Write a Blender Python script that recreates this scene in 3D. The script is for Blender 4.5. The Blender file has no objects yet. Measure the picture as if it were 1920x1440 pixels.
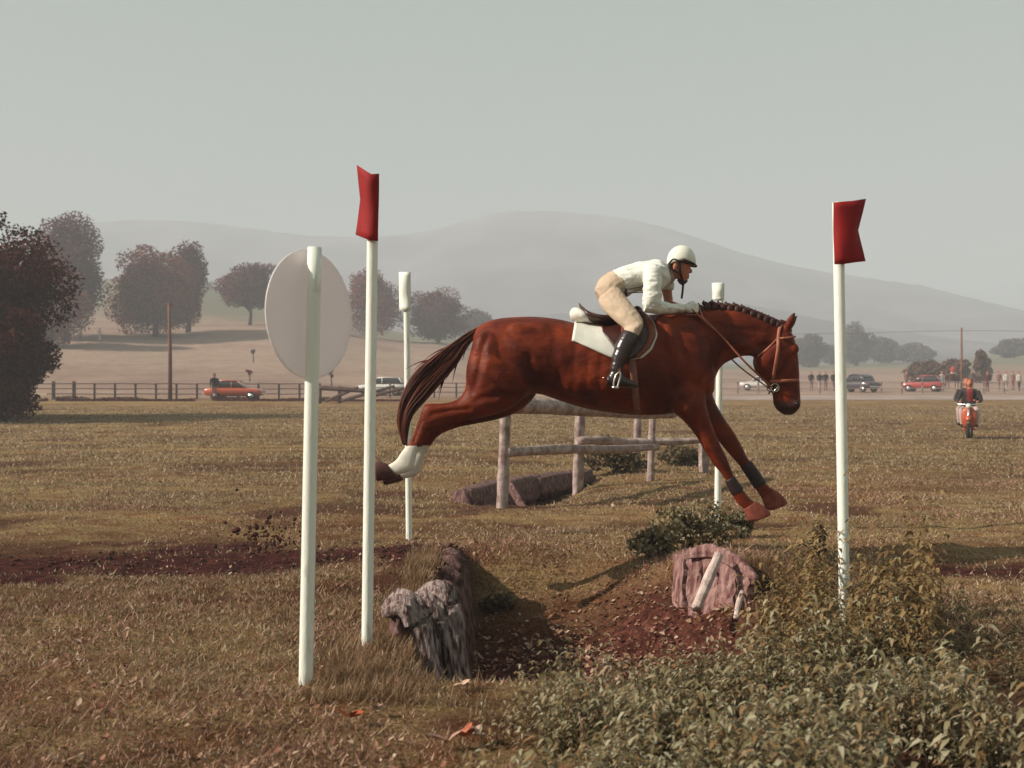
import bpy, bmesh, math, random
import numpy as np
from mathutils import Vector, Matrix
from mathutils.bvhtree import BVHTree

random.seed(7); RNG = np.random.default_rng(7)
SC = bpy.context.scene
COL = SC.collection

# ------------------------------------------------------------------ camera, sky, sun, exposure
CAMH, F, CX, HY = 1.19, 2000.0, 960.0, 760.0
cd = bpy.data.cameras.new('camera'); cam = bpy.data.objects.new('camera', cd); COL.objects.link(cam)
cam.location = (0, 0, CAMH); cam.rotation_euler = (math.radians(90), 0, 0)
cd.sensor_width = 36.0; cd.lens = 36.0 * F / 1920.0; cd.shift_y = (HY - 720.0) / 1920.0
cd.clip_start = 0.1; cd.clip_end = 6000
cd.dof.use_dof = True; cd.dof.focus_distance = 7.6; cd.dof.aperture_fstop = 4.0
SC.camera = cam

SUN_EL, SUN_AZ = math.radians(33), math.radians(-103)      # azimuth from +Y towards +X (negative = left)
sv = Vector((math.sin(SUN_AZ) * math.cos(SUN_EL), math.cos(SUN_AZ) * math.cos(SUN_EL), math.sin(SUN_EL)))
ld = bpy.data.lights.new('sun', 'SUN'); sun = bpy.data.objects.new('sun', ld); COL.objects.link(sun)
ld.energy = 5.0; ld.angle = math.radians(0.6); ld.color = (1.0, 0.92, 0.80)
sun.rotation_euler = sv.to_track_quat('Z', 'Y').to_euler(); sun.location = (-30, -10, 40)

wd = bpy.data.worlds.new('World'); SC.world = wd; wd.use_nodes = True
nt = wd.node_tree; nt.nodes.clear()
sky = nt.nodes.new('ShaderNodeTexSky'); sky.sky_type = 'NISHITA'; sky.sun_disc = False
sky.sun_elevation = SUN_EL; sky.sun_rotation = SUN_AZ; sky.dust_density = 6.0; sky.air_density = 1.0; sky.ozone_density = 1.0
mixc = nt.nodes.new('ShaderNodeMix'); mixc.data_type = 'RGBA'; mixc.inputs[0].default_value = 0.80
mixc.inputs[7].default_value = (3.15, 4.1, 3.5, 1)        # the even veil of thin overcast in front of the clear sky
bg = nt.nodes.new('ShaderNodeBackground'); bg.inputs[1].default_value = 0.055
wo = nt.nodes.new('ShaderNodeOutputWorld')
nt.links.new(sky.outputs[0], mixc.inputs[6]); nt.links.new(mixc.outputs[2], bg.inputs[0]); nt.links.new(bg.outputs[0], wo.inputs[0])

SC.view_settings.view_transform = 'Standard'; SC.view_settings.look = 'None'
SC.view_settings.exposure = 0.85; SC.view_settings.gamma = 1.0
SC.render.engine = 'CYCLES'
SC.cycles.volume_bounces = 1; SC.cycles.max_bounces = 8; SC.cycles.use_denoising = True

# ------------------------------------------------------------------ helpers
def W(px, py, d):
    return Vector(((px - CX) / F * d, d, CAMH - (py - HY) / F * d))

def vhash(ix, iy, s):
    n = (ix.astype(np.int64) * 374761393 + iy.astype(np.int64) * 668265263 + s * 1442695041) & 0xFFFFFFFF
    n = ((n ^ (n >> 13)) * 1274126177) & 0xFFFFFFFF
    return ((n ^ (n >> 16)) & 0xFFFF) / 65535.0
def vnoise(x, y, s=0):
    ix, iy = np.floor(x), np.floor(y); fx, fy = x - ix, y - iy
    fx = fx * fx * (3 - 2 * fx); fy = fy * fy * (3 - 2 * fy)
    a, b = vhash(ix, iy, s), vhash(ix + 1, iy, s); c, d = vhash(ix, iy + 1, s), vhash(ix + 1, iy + 1, s)
    return (a * (1 - fx) + b * fx) * (1 - fy) + (c * (1 - fx) + d * fx) * fy
def fbm(x, y, s=0, o=4):
    t, a, n = 0, 0.5, 0
    for k in range(o):
        t = t + a * vnoise(x * 2 ** k, y * 2 ** k, s + k); n += a; a *= 0.5
    return t / n
def sm(a, b, x):
    t = np.clip((x - a) / (b - a), 0, 1); return t * t * (3 - 2 * t)

def tag(o, label=None, cat=None, group=None, kind=None):
    if label: o['label'] = label
    if cat: o['category'] = cat
    if group: o['group'] = group
    if kind: o['kind'] = kind
    return o
def empty(name, loc, label, cat, group=None, rz=0):
    o = bpy.data.objects.new(name, None); COL.objects.link(o); o.location = loc; o.rotation_euler = (0, 0, rz)
    o.empty_display_size = 0.1
    return tag(o, label, cat, group)
def link(name, me, mats, parent=None, smooth=True):
    """a mesh in world coordinates (or parent-local when the parent is an Empty with a location)"""
    o = bpy.data.objects.new(name, me); COL.objects.link(o)
    for m in (mats if isinstance(mats, (list, tuple)) else [mats]): me.materials.append(m)
    if smooth and len(me.polygons):
        me.polygons.foreach_set('use_smooth', np.ones(len(me.polygons), bool))
    if parent is not None: o.parent = parent
    return o
def bm_obj(name, bm, mats, parent=None, smooth=True, local=True):
    me = bpy.data.meshes.new(name); bmesh.ops.recalc_face_normals(bm, faces=bm.faces); bm.to_mesh(me); bm.free()
    o = link(name, me, mats, parent, smooth)
    if parent is not None and local == 'world': o.matrix_parent_inverse = parent_matrix(parent).inverted()
    return o
def parent_matrix(p):
    m = Matrix.Translation(p.location) @ p.rotation_euler.to_matrix().to_4x4()
    return (parent_matrix(p.parent) @ p.matrix_parent_inverse @ m) if p.parent else m
def np_mesh(name, verts, faces_n, per):
    """verts (N,3), faces as consecutive vertex runs of `per` corners"""
    me = bpy.data.meshes.new(name); n = len(verts)
    me.vertices.add(n); me.vertices.foreach_set('co', np.asarray(verts, np.float32).ravel())
    me.loops.add(n); me.loops.foreach_set('vertex_index', np.arange(n, dtype=np.int32))
    nf = n // per; me.polygons.add(nf)
    me.polygons.foreach_set('loop_start', np.arange(0, n, per, dtype=np.int32))
    me.update(calc_edges=True); return me

# --- shapes into a bmesh
def add_rings(bm, rings, close=True):
    rows = [[bm.verts.new(p) for p in r] for r in rings]
    n = len(rows[0])
    for a, b in zip(rows[:-1], rows[1:]):
        for i in range(n):
            bm.faces.new((a[i], a[(i + 1) % n], b[(i + 1) % n], b[i]))
    if close:
        bm.faces.new(list(reversed(rows[0]))); bm.faces.new(rows[-1])
    return rows
def catmull(P, t):
    n = len(P) - 1; i = min(int(t), n - 1); u = t - i
    p0, p1, p2, p3 = P[max(i - 1, 0)], P[i], P[i + 1], P[min(i + 2, n)]
    return [0.5 * ((2 * b) + (c - a) * u + (2 * a - 5 * b + 4 * c - d) * u * u + (3 * b - a - 3 * c + d) * u ** 3) for a, b, c, d in zip(p0, p1, p2, p3)]
def loft(bm, st, d0, nseg=20, sub=3, ex=2.0):
    """st: (Tx,Ty,Bx,By,halfwidth[,depth offset]) : a section spanned by two silhouette points and a half width"""
    S = [list(s) + ([0.0] if len(s) == 5 else []) for s in st]
    rings = []
    m = (len(S) - 1) * sub
    for k in range(m + 1):
        tx, ty, bx, by, w, off = catmull(S, k / sub)
        d = d0 + off; T, B = W(tx, ty, d), W(bx, by, d); c = (T + B) / 2; v = (T - B) / 2; w = max(w, 0.004)
        r = []
        for i in range(nseg):
            a = 2 * math.pi * i / nseg; ca, sa = math.cos(a), math.sin(a)
            ca = math.copysign(abs(ca) ** (2 / ex), ca); sa = math.copysign(abs(sa) ** (2 / ex), sa)
            r.append(c + v * ca + Vector((0, w * sa, 0)))
        rings.append(r)
    add_rings(bm, rings)
def frame(t):
    t = t.normalized(); up = Vector((0, 0, 1)) if abs(t.z) < 0.9 else Vector((0, 1, 0))
    u = t.cross(up).normalized(); return u, u.cross(t).normalized()
def tube(bm, pts, rad, nseg=10, flat=1.0, sub=1, close=True):
    pts = [Vector(p) for p in pts]; rad = rad if isinstance(rad, (list, tuple)) else [rad] * len(pts)
    if sub > 1 and len(pts) > 2:
        P = [list(p) + [r] for p, r in zip(pts, rad)]; m = (len(P) - 1) * sub
        Q = [catmull(P, k / sub) for k in range(m + 1)]; pts = [Vector(q[:3]) for q in Q]; rad = [max(q[3], 1e-4) for q in Q]
    rings = []
    u0 = None
    for k, p in enumerate(pts):
        t = pts[min(k + 1, len(pts) - 1)] - pts[max(k - 1, 0)]
        if t.length < 1e-9: t = Vector((0, 0, 1))
        if u0 is None: u, v = frame(t)
        else:
            t = t.normalized(); u = (u0 - t * u0.dot(t)); u = u.normalized() if u.length > 1e-6 else frame(t)[0]; v = t.cross(u) * -1
        u0 = u
        rings.append([p + (u * math.cos(2 * math.pi * i / nseg) + v * math.sin(2 * math.pi * i / nseg) * flat) * rad[k] for i in range(nseg)])
    add_rings(bm, rings, close)
def ball(bm, c, r, rot=None, seg=14):
    r = r if isinstance(r, (tuple, list)) else (r, r, r)
    m = Matrix.Translation(Vector(c)) @ (rot.to_4x4() if rot else Matrix.Identity(4)) @ Matrix.Diagonal((r[0], r[1], r[2], 1))
    bmesh.ops.create_uvsphere(bm, u_segments=seg, v_segments=max(6, seg * 2 // 3), radius=1, matrix=m)
def box(bm, c, s, rot=None, bevel=0):
    m = Matrix.Translation(Vector(c)) @ (rot.to_4x4() if rot else Matrix.Identity(4)) @ Matrix.Diagonal((s[0], s[1], s[2], 1))
    g = bmesh.ops.create_cube(bm, size=1, matrix=m)
    if bevel:
        ed = list({e for v in g['verts'] for e in v.link_edges})
        bmesh.ops.bevel(bm, geom=ed, offset=bevel, segments=2, affect='EDGES', profile=0.5)
def fuse(bm, voxel, smooth=6, fac=0.5):
    """union of overlapping closed shapes as one continuous surface"""
    bmesh.ops.recalc_face_normals(bm, faces=bm.faces)
    me = bpy.data.meshes.new('tmp'); bm.to_mesh(me); bm.free()
    o = bpy.data.objects.new('tmp', me); COL.objects.link(o)
    r = o.modifiers.new('r', 'REMESH'); r.mode = 'VOXEL'; r.voxel_size = voxel
    if smooth:
        s = o.modifiers.new('s', 'SMOOTH'); s.factor = fac; s.iterations = smooth
    dg = bpy.context.evaluated_depsgraph_get(); out = bpy.data.meshes.new_from_object(o.evaluated_get(dg))
    bpy.data.objects.remove(o); bpy.data.meshes.remove(me)
    return out
def slots(me, fn):
    n = len(me.polygons); c = np.empty(n * 3, np.float32); me.polygons.foreach_get('center', c); c = c.reshape(-1, 3)
    me.polygons.foreach_set('material_index', fn(c).astype(np.int32))

# ------------------------------------------------------------------ materials
def mat(name, col, rough=0.7, spec=0.3, var=0.0, scale=8.0, col2=None, bump=0.0, bscale=40.0, metal=0.0, sheen=0.0, stretch=None, sub=0.0, coat=0.0, ramp=(0.36, 0.64)):
    m = bpy.data.materials.new(name); m.use_nodes = True; n = m.node_tree.nodes; l = m.node_tree.links
    b = n['Principled BSDF']; b.inputs['Roughness'].default_value = rough; b.inputs['Metallic'].default_value = metal
    b.inputs['Specular IOR Level'].default_value = spec
    if sheen: b.inputs['Sheen Weight'].default_value = sheen
    if coat: b.inputs['Coat Weight'].default_value = coat; b.inputs['Coat Roughness'].default_value = 0.15
    b.inputs['Base Color'].default_value = (*col, 1)
    tc = n.new('ShaderNodeTexCoord'); mp = n.new('ShaderNodeMapping'); l.new(tc.outputs['Object'], mp.inputs[0])
    if stretch: mp.inputs['Scale'].default_value = stretch
    if col2 is not None or var:
        c2 = col2 if col2 is not None else tuple(c * (1 - var) for c in col)
        nz = n.new('ShaderNodeTexNoise'); nz.inputs['Scale'].default_value = scale; nz.inputs['Detail'].default_value = 5
        l.new(mp.outputs[0], nz.inputs['Vector'])
        rp = n.new('ShaderNodeValToRGB'); rp.color_ramp.elements[0].position = ramp[0]; rp.color_ramp.elements[1].position = ramp[1]
        rp.color_ramp.elements[0].color = (*c2, 1); rp.color_ramp.elements[1].color = (*col, 1)
        l.new(nz.outputs['Fac'], rp.inputs[0]); l.new(rp.outputs[0], b.inputs['Base Color'])
    if bump:
        n2 = n.new('ShaderNodeTexNoise'); n2.inputs['Scale'].default_value = bscale; n2.inputs['Detail'].default_value = 6
        l.new(mp.outputs[0], n2.inputs['Vector'])
        bp = n.new('ShaderNodeBump'); bp.inputs['Strength'].default_value = bump; bp.inputs['Distance'].default_value = 0.02
        l.new(n2.outputs['Fac'], bp.inputs['Height']); l.new(bp.outputs[0], b.inputs['Normal'])
    return m
def leafmat(name, cols, rough=0.6, trans=0.25, spec=0.25):
    """colour differs from leaf to leaf"""
    m = bpy.data.materials.new(name); m.use_nodes = True; n = m.node_tree.nodes; l = m.node_tree.links
    b = n['Principled BSDF']; b.inputs['Roughness'].default_value = rough; b.inputs['Specular IOR Level'].default_value = spec
    g = n.new('ShaderNodeNewGeometry'); rp = n.new('ShaderNodeValToRGB'); rp.color_ramp.interpolation = 'LINEAR'
    el = rp.color_ramp.elements
    el[0].position = 0; el[0].color = (*cols[0], 1); el[1].position = 1; el[1].color = (*cols[-1], 1)
    for i, c in enumerate(cols[1:-1], 1):
        e = el.new(i / (len(cols) - 1)); e.color = (*c, 1)
    l.new(g.outputs['Random Per Island'], rp.inputs[0]); l.new(rp.outputs[0], b.inputs['Base Color'])
    tr = n.new('ShaderNodeBsdfTranslucent'); l.new(rp.outputs[0], tr.inputs[0])
    mx = n.new('ShaderNodeMixShader'); mx.inputs[0].default_value = trans
    l.new(b.outputs[0], mx.inputs[1]); l.new(tr.outputs[0], mx.inputs[2]); l.new(mx.outputs[0], n['Material Output'].inputs[0])
    return m

M = {}
M['white'] = mat('white_paint', (0.82, 0.82, 0.74), 0.5, col2=(0.52, 0.46, 0.40), scale=22, ramp=(0.26, 0.40), bump=0.15, bscale=50, stretch=(1, 1, .25))
M['disc'] = mat('disc_paint', (0.80, 0.76, 0.76), 0.5, var=0.05, scale=6)
dm_ = bpy.data.materials['disc_paint']; dn = dm_.node_tree.nodes; dl = dm_.node_tree.links
dt_ = dn.new('ShaderNodeBsdfTranslucent'); dt_.inputs[0].default_value = (.80, .75, .76, 1); dx_ = dn.new('ShaderNodeMixShader'); dx_.inputs[0].default_value = .38
dl.new(dn['Principled BSDF'].outputs[0], dx_.inputs[1]); dl.new(dt_.outputs[0], dx_.inputs[2]); dl.new(dx_.outputs[0], dn['Material Output'].inputs[0])
M['red'] = mat('red_cloth', (0.27, 0.005, 0.006), 0.75, var=0.12, scale=10, bump=0.15, bscale=220)
M['wood'] = mat('weathered_wood', (0.44, 0.34, 0.31), 0.85, col2=(0.22, 0.145, 0.13), scale=9, bump=0.6, bscale=22, stretch=(1, 1, 1))
M['wood_old'] = mat('grey_split_wood', (0.36, 0.27, 0.25), 0.9, col2=(0.07, 0.035, 0.032), scale=34, bump=1.0, bscale=70, stretch=(1, 1, .28), ramp=(.40, .58))
M['wood_dark'] = mat('dark_rotting_wood', (0.20, 0.11, 0.10), 0.9, col2=(0.055, 0.022, 0.020), scale=22, bump=1.0, bscale=40, stretch=(1, 1, .35))
M['wood_pink'] = mat('pink_board', (0.36, 0.21, 0.19), 0.9, col2=(0.12, 0.045, 0.04), scale=24, bump=1.0, bscale=40, stretch=(1, 1, .3))
M['wood_pale'] = mat('pale_stake', (0.60, 0.47, 0.42), 0.8, col2=(0.40, 0.28, 0.25), scale=16, bump=0.4, bscale=40)
M['fence'] = mat('fence_wood', (0.13, 0.07, 0.06), 0.85, var=0.4, scale=3)
M['fence_pale'] = mat('pale_fence', (0.42, 0.30, 0.28), 0.85, var=0.3, scale=3)
M['cream'] = mat('cream_board', (0.72, 0.60, 0.45), 0.7, var=0.15)
M['pole_wood'] = mat('pole_wood', (0.20, 0.09, 0.06), 0.85, var=0.3, scale=2)
M['bark'] = mat('bark', (0.07, 0.04, 0.035), 0.9, var=0.4, scale=3, bump=0.5, bscale=8)
M['leather'] = mat('tan_leather', (0.22, 0.065, 0.03), 0.45, col2=(0.14, 0.035, 0.018), scale=20, bump=0.05, bscale=120)
M['saddle'] = mat('dark_saddle', (0.060, 0.014, 0.010), 0.36, var=0.4, scale=12, spec=0.5)
M['pad'] = mat('white_felt', (0.76, 0.73, 0.65), 0.9, var=0.08, scale=10, bump=0.2, bscale=160)
M['shirt'] = mat('white_shirt', (0.78, 0.77, 0.70), 0.85, var=0.06, scale=12, bump=0.5, bscale=16)
M['breeches'] = mat('beige_breeches', (0.55, 0.41, 0.30), 0.85, var=0.10, scale=14, bump=0.35, bscale=18)
M['boot'] = mat('black_boot', (0.030, 0.014, 0.013), 0.30, spec=0.6, var=0.3, scale=9, bump=0.12, bscale=14)
M['skin'] = mat('skin', (0.46, 0.17, 0.10), 0.6, var=0.15, scale=12)
M['helmet'] = mat('helmet_white', (0.78, 0.76, 0.66), 0.6, var=0.05)
M['black'] = mat('black_strap', (0.022, 0.010, 0.009), 0.5)
M['metal'] = mat('steel', (0.65, 0.60, 0.55), 0.25, metal=1.0)
M['hair'] = mat('brown_hair', (0.04, 0.018, 0.012), 0.7)
M['strap'] = mat('bridle_leather', (0.40, 0.13, 0.075), 0.5, var=0.25, scale=20)
M['girth'] = mat('girth_web', (0.26, 0.11, 0.08), 0.8, var=0.2, scale=20)
M['hoof'] = mat('muddy_hoof', (0.24, 0.055, 0.033), 0.8, var=0.35, scale=25, bump=0.4, bscale=50)
M['hoof_dark'] = mat('dark_hoof', (0.10, 0.035, 0.03), 0.7, var=0.3, scale=20)
M['eye'] = mat('eye_dark', (0.01, 0.004, 0.004), 0.1, spec=0.6)
M['tail'] = mat('tail_hair', (0.115, 0.026, 0.014), 0.5, col2=(0.045, 0.010, 0.007), scale=30, spec=0.4, stretch=(1, 1, 0.3))
M['mane'] = mat('mane_hair', (0.060, 0.012, 0.008), 0.55, var=0.4, scale=40)
M['soil'] = mat('clod_soil', (0.07, 0.020, 0.012), 0.95, var=0.5, scale=30)
M['glass'] = mat('car_glass', (0.04, 0.04, 0.045), 0.08, spec=0.8)
M['tyre'] = mat('tyre', (0.02, 0.014, 0.013), 0.8)
M['chrome'] = mat('chrome', (0.75, 0.72, 0.70), 0.25, metal=0.9)
M['lamp'] = mat('lamp_glass', (0.75, 0.72, 0.66), 0.15, spec=0.8)

# the horse's coat: chestnut with short-hair grain and random blotches, their dark tone deepened to paint in body shading
def coat_material():
    m = bpy.data.materials.new('chestnut_coat'); m.use_nodes = True; n = m.node_tree.nodes; l = m.node_tree.links
    b = n['Principled BSDF']; b.inputs['Roughness'].default_value = 0.52; b.inputs['Specular IOR Level'].default_value = 0.15
    b.inputs['Sheen Weight'].default_value = 0.0; b.inputs['Sheen Roughness'].default_value = 0.35; b.inputs['Sheen Tint'].default_value = (1, 0.5, 0.3, 1)
    tc = n.new('ShaderNodeTexCoord')
    a = n.new('ShaderNodeTexNoise'); a.inputs['Scale'].default_value = 4.0; a.inputs['Detail'].default_value = 6; a.inputs['Distortion'].default_value = 0.8; l.new(tc.outputs['Object'], a.inputs['Vector'])
    f = n.new('ShaderNodeTexNoise'); f.inputs['Scale'].default_value = 55; f.inputs['Detail'].default_value = 4
    mp = n.new('ShaderNodeMapping'); mp.inputs['Scale'].default_value = (0.35, 1, 1); mp.inputs['Rotation'].default_value = (0, 0.5, 0)
    l.new(tc.outputs['Object'], mp.inputs[0]); l.new(mp.outputs[0], f.inputs['Vector'])
    r = n.new('ShaderNodeValToRGB'); r.color_ramp.elements[0].position = 0.34; r.color_ramp.elements[1].position = 0.68
    r.color_ramp.elements[0].color = (0.082, 0.0098, 0.0034, 1); r.color_ramp.elements[1].color = (0.225, 0.033, 0.0075, 1)
    l.new(a.outputs['Fac'], r.inputs[0])
    mx = n.new('ShaderNodeMix'); mx.data_type = 'RGBA'; mx.blend_type = 'MULTIPLY'; mx.inputs[0].default_value = 0.35
    r2 = n.new('ShaderNodeValToRGB'); r2.color_ramp.elements[0].color = (0.45, 0.42, 0.42, 1); r2.color_ramp.elements[0].position = 0.3; r2.color_ramp.elements[1].position = 0.65
    l.new(f.outputs['Fac'], r2.inputs[0]); l.new(r.outputs[0], mx.inputs[6]); l.new(r2.outputs[0], mx.inputs[7]); l.new(mx.outputs[2], b.inputs['Base Color'])
    bp = n.new('ShaderNodeBump'); bp.inputs['Strength'].default_value = 0.5; bp.inputs['Distance'].default_value = 0.008
    l.new(f.outputs['Fac'], bp.inputs['Height'])
    a2 = n.new('ShaderNodeTexNoise'); a2.inputs['Scale'].default_value = 7.0; a2.inputs['Detail'].default_value = 2; l.new(tc.outputs['Object'], a2.inputs['Vector'])
    bp2 = n.new('ShaderNodeBump'); bp2.inputs['Strength'].default_value = 0.35; bp2.inputs['Distance'].default_value = 0.03
    l.new(a2.outputs['Fac'], bp2.inputs['Height']); l.new(bp.outputs[0], bp2.inputs['Normal']); l.new(bp2.outputs[0], b.inputs['Normal'])
    return m
M['coat'] = coat_material()
M['sock'] = mat('white_sock', (0.78, 0.72, 0.62), 0.8, var=0.15, scale=18)
M['muzzle'] = mat('dark_muzzle', (0.075, 0.020, 0.014), 0.6, var=0.4, scale=14)
M['cloven'] = mat('leg_boot', (0.035, 0.016, 0.018), 0.55, var=0.3)

# ------------------------------------------------------------------ terrain
PXC = np.array([-900, -300, 0, 130, 330, 500, 800, 1000, 1500, 1700, 1900, 2400, 3200], float)
DR = np.array([75, 110, 150, 200, 300, 420], float)
YT = np.array([
 [750, 750, 750, 750, 750, 750, 749, 747, 744, 744, 744, 744, 744],
 [690, 688, 686, 686, 690, 692, 702, 715, 724, 724, 724, 722, 722],
 [620, 620, 620, 621, 634, 630, 662, 690, 708, 708, 706, 700, 700],
 [590, 588, 585, 582, 588, 600, 640, 678, 694, 692, 682, 670, 670],
 [540, 535, 530, 524, 520, 566, 628, 668, 684, 682, 662, 640, 640],
 [545, 542, 540, 535, 535, 580, 640, 676, 690, 688, 670, 655, 655]], float)
def gheight(x, y, fine=True):
    x = np.asarray(x, float); y = np.asarray(y, float)
    z = 0.245 * sm(12, 30, y) + 0.55 * sm(28, 52, y) + 0.77 * sm(50, 76, y)
    d = np.clip(y, 75, 420); px = np.clip(CX + x / np.maximum(y, 1) * F, -900, 3200)
    ci = np.clip(np.searchsorted(PXC, px) - 1, 0, len(PXC) - 2); cu = (px - PXC[ci]) / (PXC[ci + 1] - PXC[ci]); cu = cu * cu * (3 - 2 * cu)
    ri = np.clip(np.searchsorted(DR, d) - 1, 0, len(DR) - 2); ru = (d - DR[ri]) / (DR[ri + 1] - DR[ri])
    Y = (YT[ri, ci] * (1 - cu) + YT[ri, ci + 1] * cu) * (1 - ru) + (YT[ri + 1, ci] * (1 - cu) + YT[ri + 1, ci + 1] * cu) * ru
    zf = CAMH + (HY - Y) / F * d
    z = np.where(y > 76, zf, z)
    # the ditch
    xr = 1.15 + (7.6 - np.clip(y, 4, 8)) * 0.33
    dit = 0.52 * sm(-0.50, -0.28, x) * (1 - sm(xr - 0.60, xr + 0.12, x)) * sm(4.55, 5.2, y) * (1 - sm(7.5, 9.0, y))
    z = z - dit
    # banks slightly mounded beside it
    z = z + 0.13 * (1 - sm(-.50, -.40, x)) * np.exp(-((np.minimum(x, -.75) + .75) / 0.8) ** 2) * sm(5.9, 7.0, y) * (1 - sm(8.1, 9.4, y))
    bd = (x - 1.3) * .877 + (y - 7.2) * .482; ba = (x - 1.3) * .482 - (y - 7.2) * .877
    z = z + .14 * sm(.04, .2, bd) * (1 - sm(.5, 1.5, bd)) * (1 - sm(.35, .95, np.abs(ba - .1)))
    # hollow under the log fence
    z = z - 0.28 * np.exp(-((x - (0.05 + (y - 13.4) * 0.22)) / 0.5) ** 2) * sm(12.7, 13.4, y) * (1 - sm(17.0, 18.5, y))
    # trodden approach
    z = z - 0.035 * soil_mask(x, y)
    if fine:
        near = 1 - sm(20, 60, y)
        z = z + (fbm(x * 0.9, y * 0.9, 3) - 0.5) * 0.10 * near + (fbm(x * 5, y * 5, 9, 3) - 0.5) * 0.05 * (1 - sm(9, 16, y))
        z = z + (fbm(x * 0.03, y * 0.03, 21, 3) - 0.5) * 1.2 * sm(80, 160, y)
    return z
def soil_mask(x, y):
    n = fbm(x * 1.3, y * 1.3, 31, 4) - 0.5
    yc = 8.15 + n * 1.1
    a = np.exp(-((y - yc) / 0.98) ** 4) * (1 - sm(-0.5, -0.1, x)) * sm(-0.2, 0.05, 0.42 + n * 0.6 + 0.25 * np.cos(x * 0.9))
    b = np.exp(-((y - (7.45 + n * 1.3)) / 0.65) ** 4) * sm(1.75, 2.4, x) * np.clip(0.55 + n * 2.2, 0, 1)
    c = np.exp(-((y - (38.0 + n * 6)) / 3.0) ** 4) * sm(9, 13, x) * np.clip(0.4 + n * 3, 0, 1) * 0.9
    e = np.exp(-((x + .60 + .25 * n) / .22) ** 4) * sm(6.7, 7.3, y + n) * (1 - sm(8.3, 8.8, y)) * .9
    w_ = fbm(x * .55 + 9, y * .75, 63, 5); f = sm(.60, .72, w_) * .75 * (1 - sm(35, 60, y))
    return np.clip(a + b + c + e + f, 0, 1)
def litter_mask(x, y):
    xr = 1.15 + (7.6 - np.clip(y, 4, 8)) * 0.33
    return sm(-0.42, -0.2, x) * (1 - sm(xr - 0.2, xr + 0.2, x)) * sm(4.6, 5.1, y) * (1 - sm(7.5, 8.5, y))

def axis(lo, hi, a, b, fine, ratio):
    c = list(np.arange(a, b, fine)); s = fine; v = b
    while v < hi: c.append(v); s *= ratio; v += s
    c.append(hi); s = fine; v = a - fine
    while v > lo: c.insert(0, v); s *= ratio; v -= s
    c.insert(0, lo); return np.array(c)
gx = axis(-1800, 1800, -4.0, 4.6, 0.055, 1.07); gy = axis(-60, 1500, 2.8, 10.5, 0.055, 1.035)
GX, GY = np.meshgrid(gx, gy); GZ = gheight(GX, GY)
nx, ny = len(gx), len(gy)
me = bpy.data.meshes.new('ground')
me.vertices.add(nx * ny); me.vertices.foreach_set('co', np.stack([GX, GY, GZ], -1).astype(np.float32).ravel())
ii = (np.arange(ny - 1)[:, None] * nx + np.arange(nx - 1)[None, :]).ravel()
quads = np.stack([ii, ii + 1, ii + nx + 1, ii + nx], -1).astype(np.int32)
me.loops.add(quads.size); me.loops.foreach_set('vertex_index', quads.ravel())
me.polygons.add(len(quads)); me.polygons.foreach_set('loop_start', np.arange(0, quads.size, 4, dtype=np.int32))
me.update(calc_edges=True)
for nm, fn in (('soil', soil_mask), ('litter', litter_mask)):
    at = me.attributes.new(nm, 'FLOAT', 'POINT'); at.data.foreach_set('value', fn(GX, GY).astype(np.float32).ravel())

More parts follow.
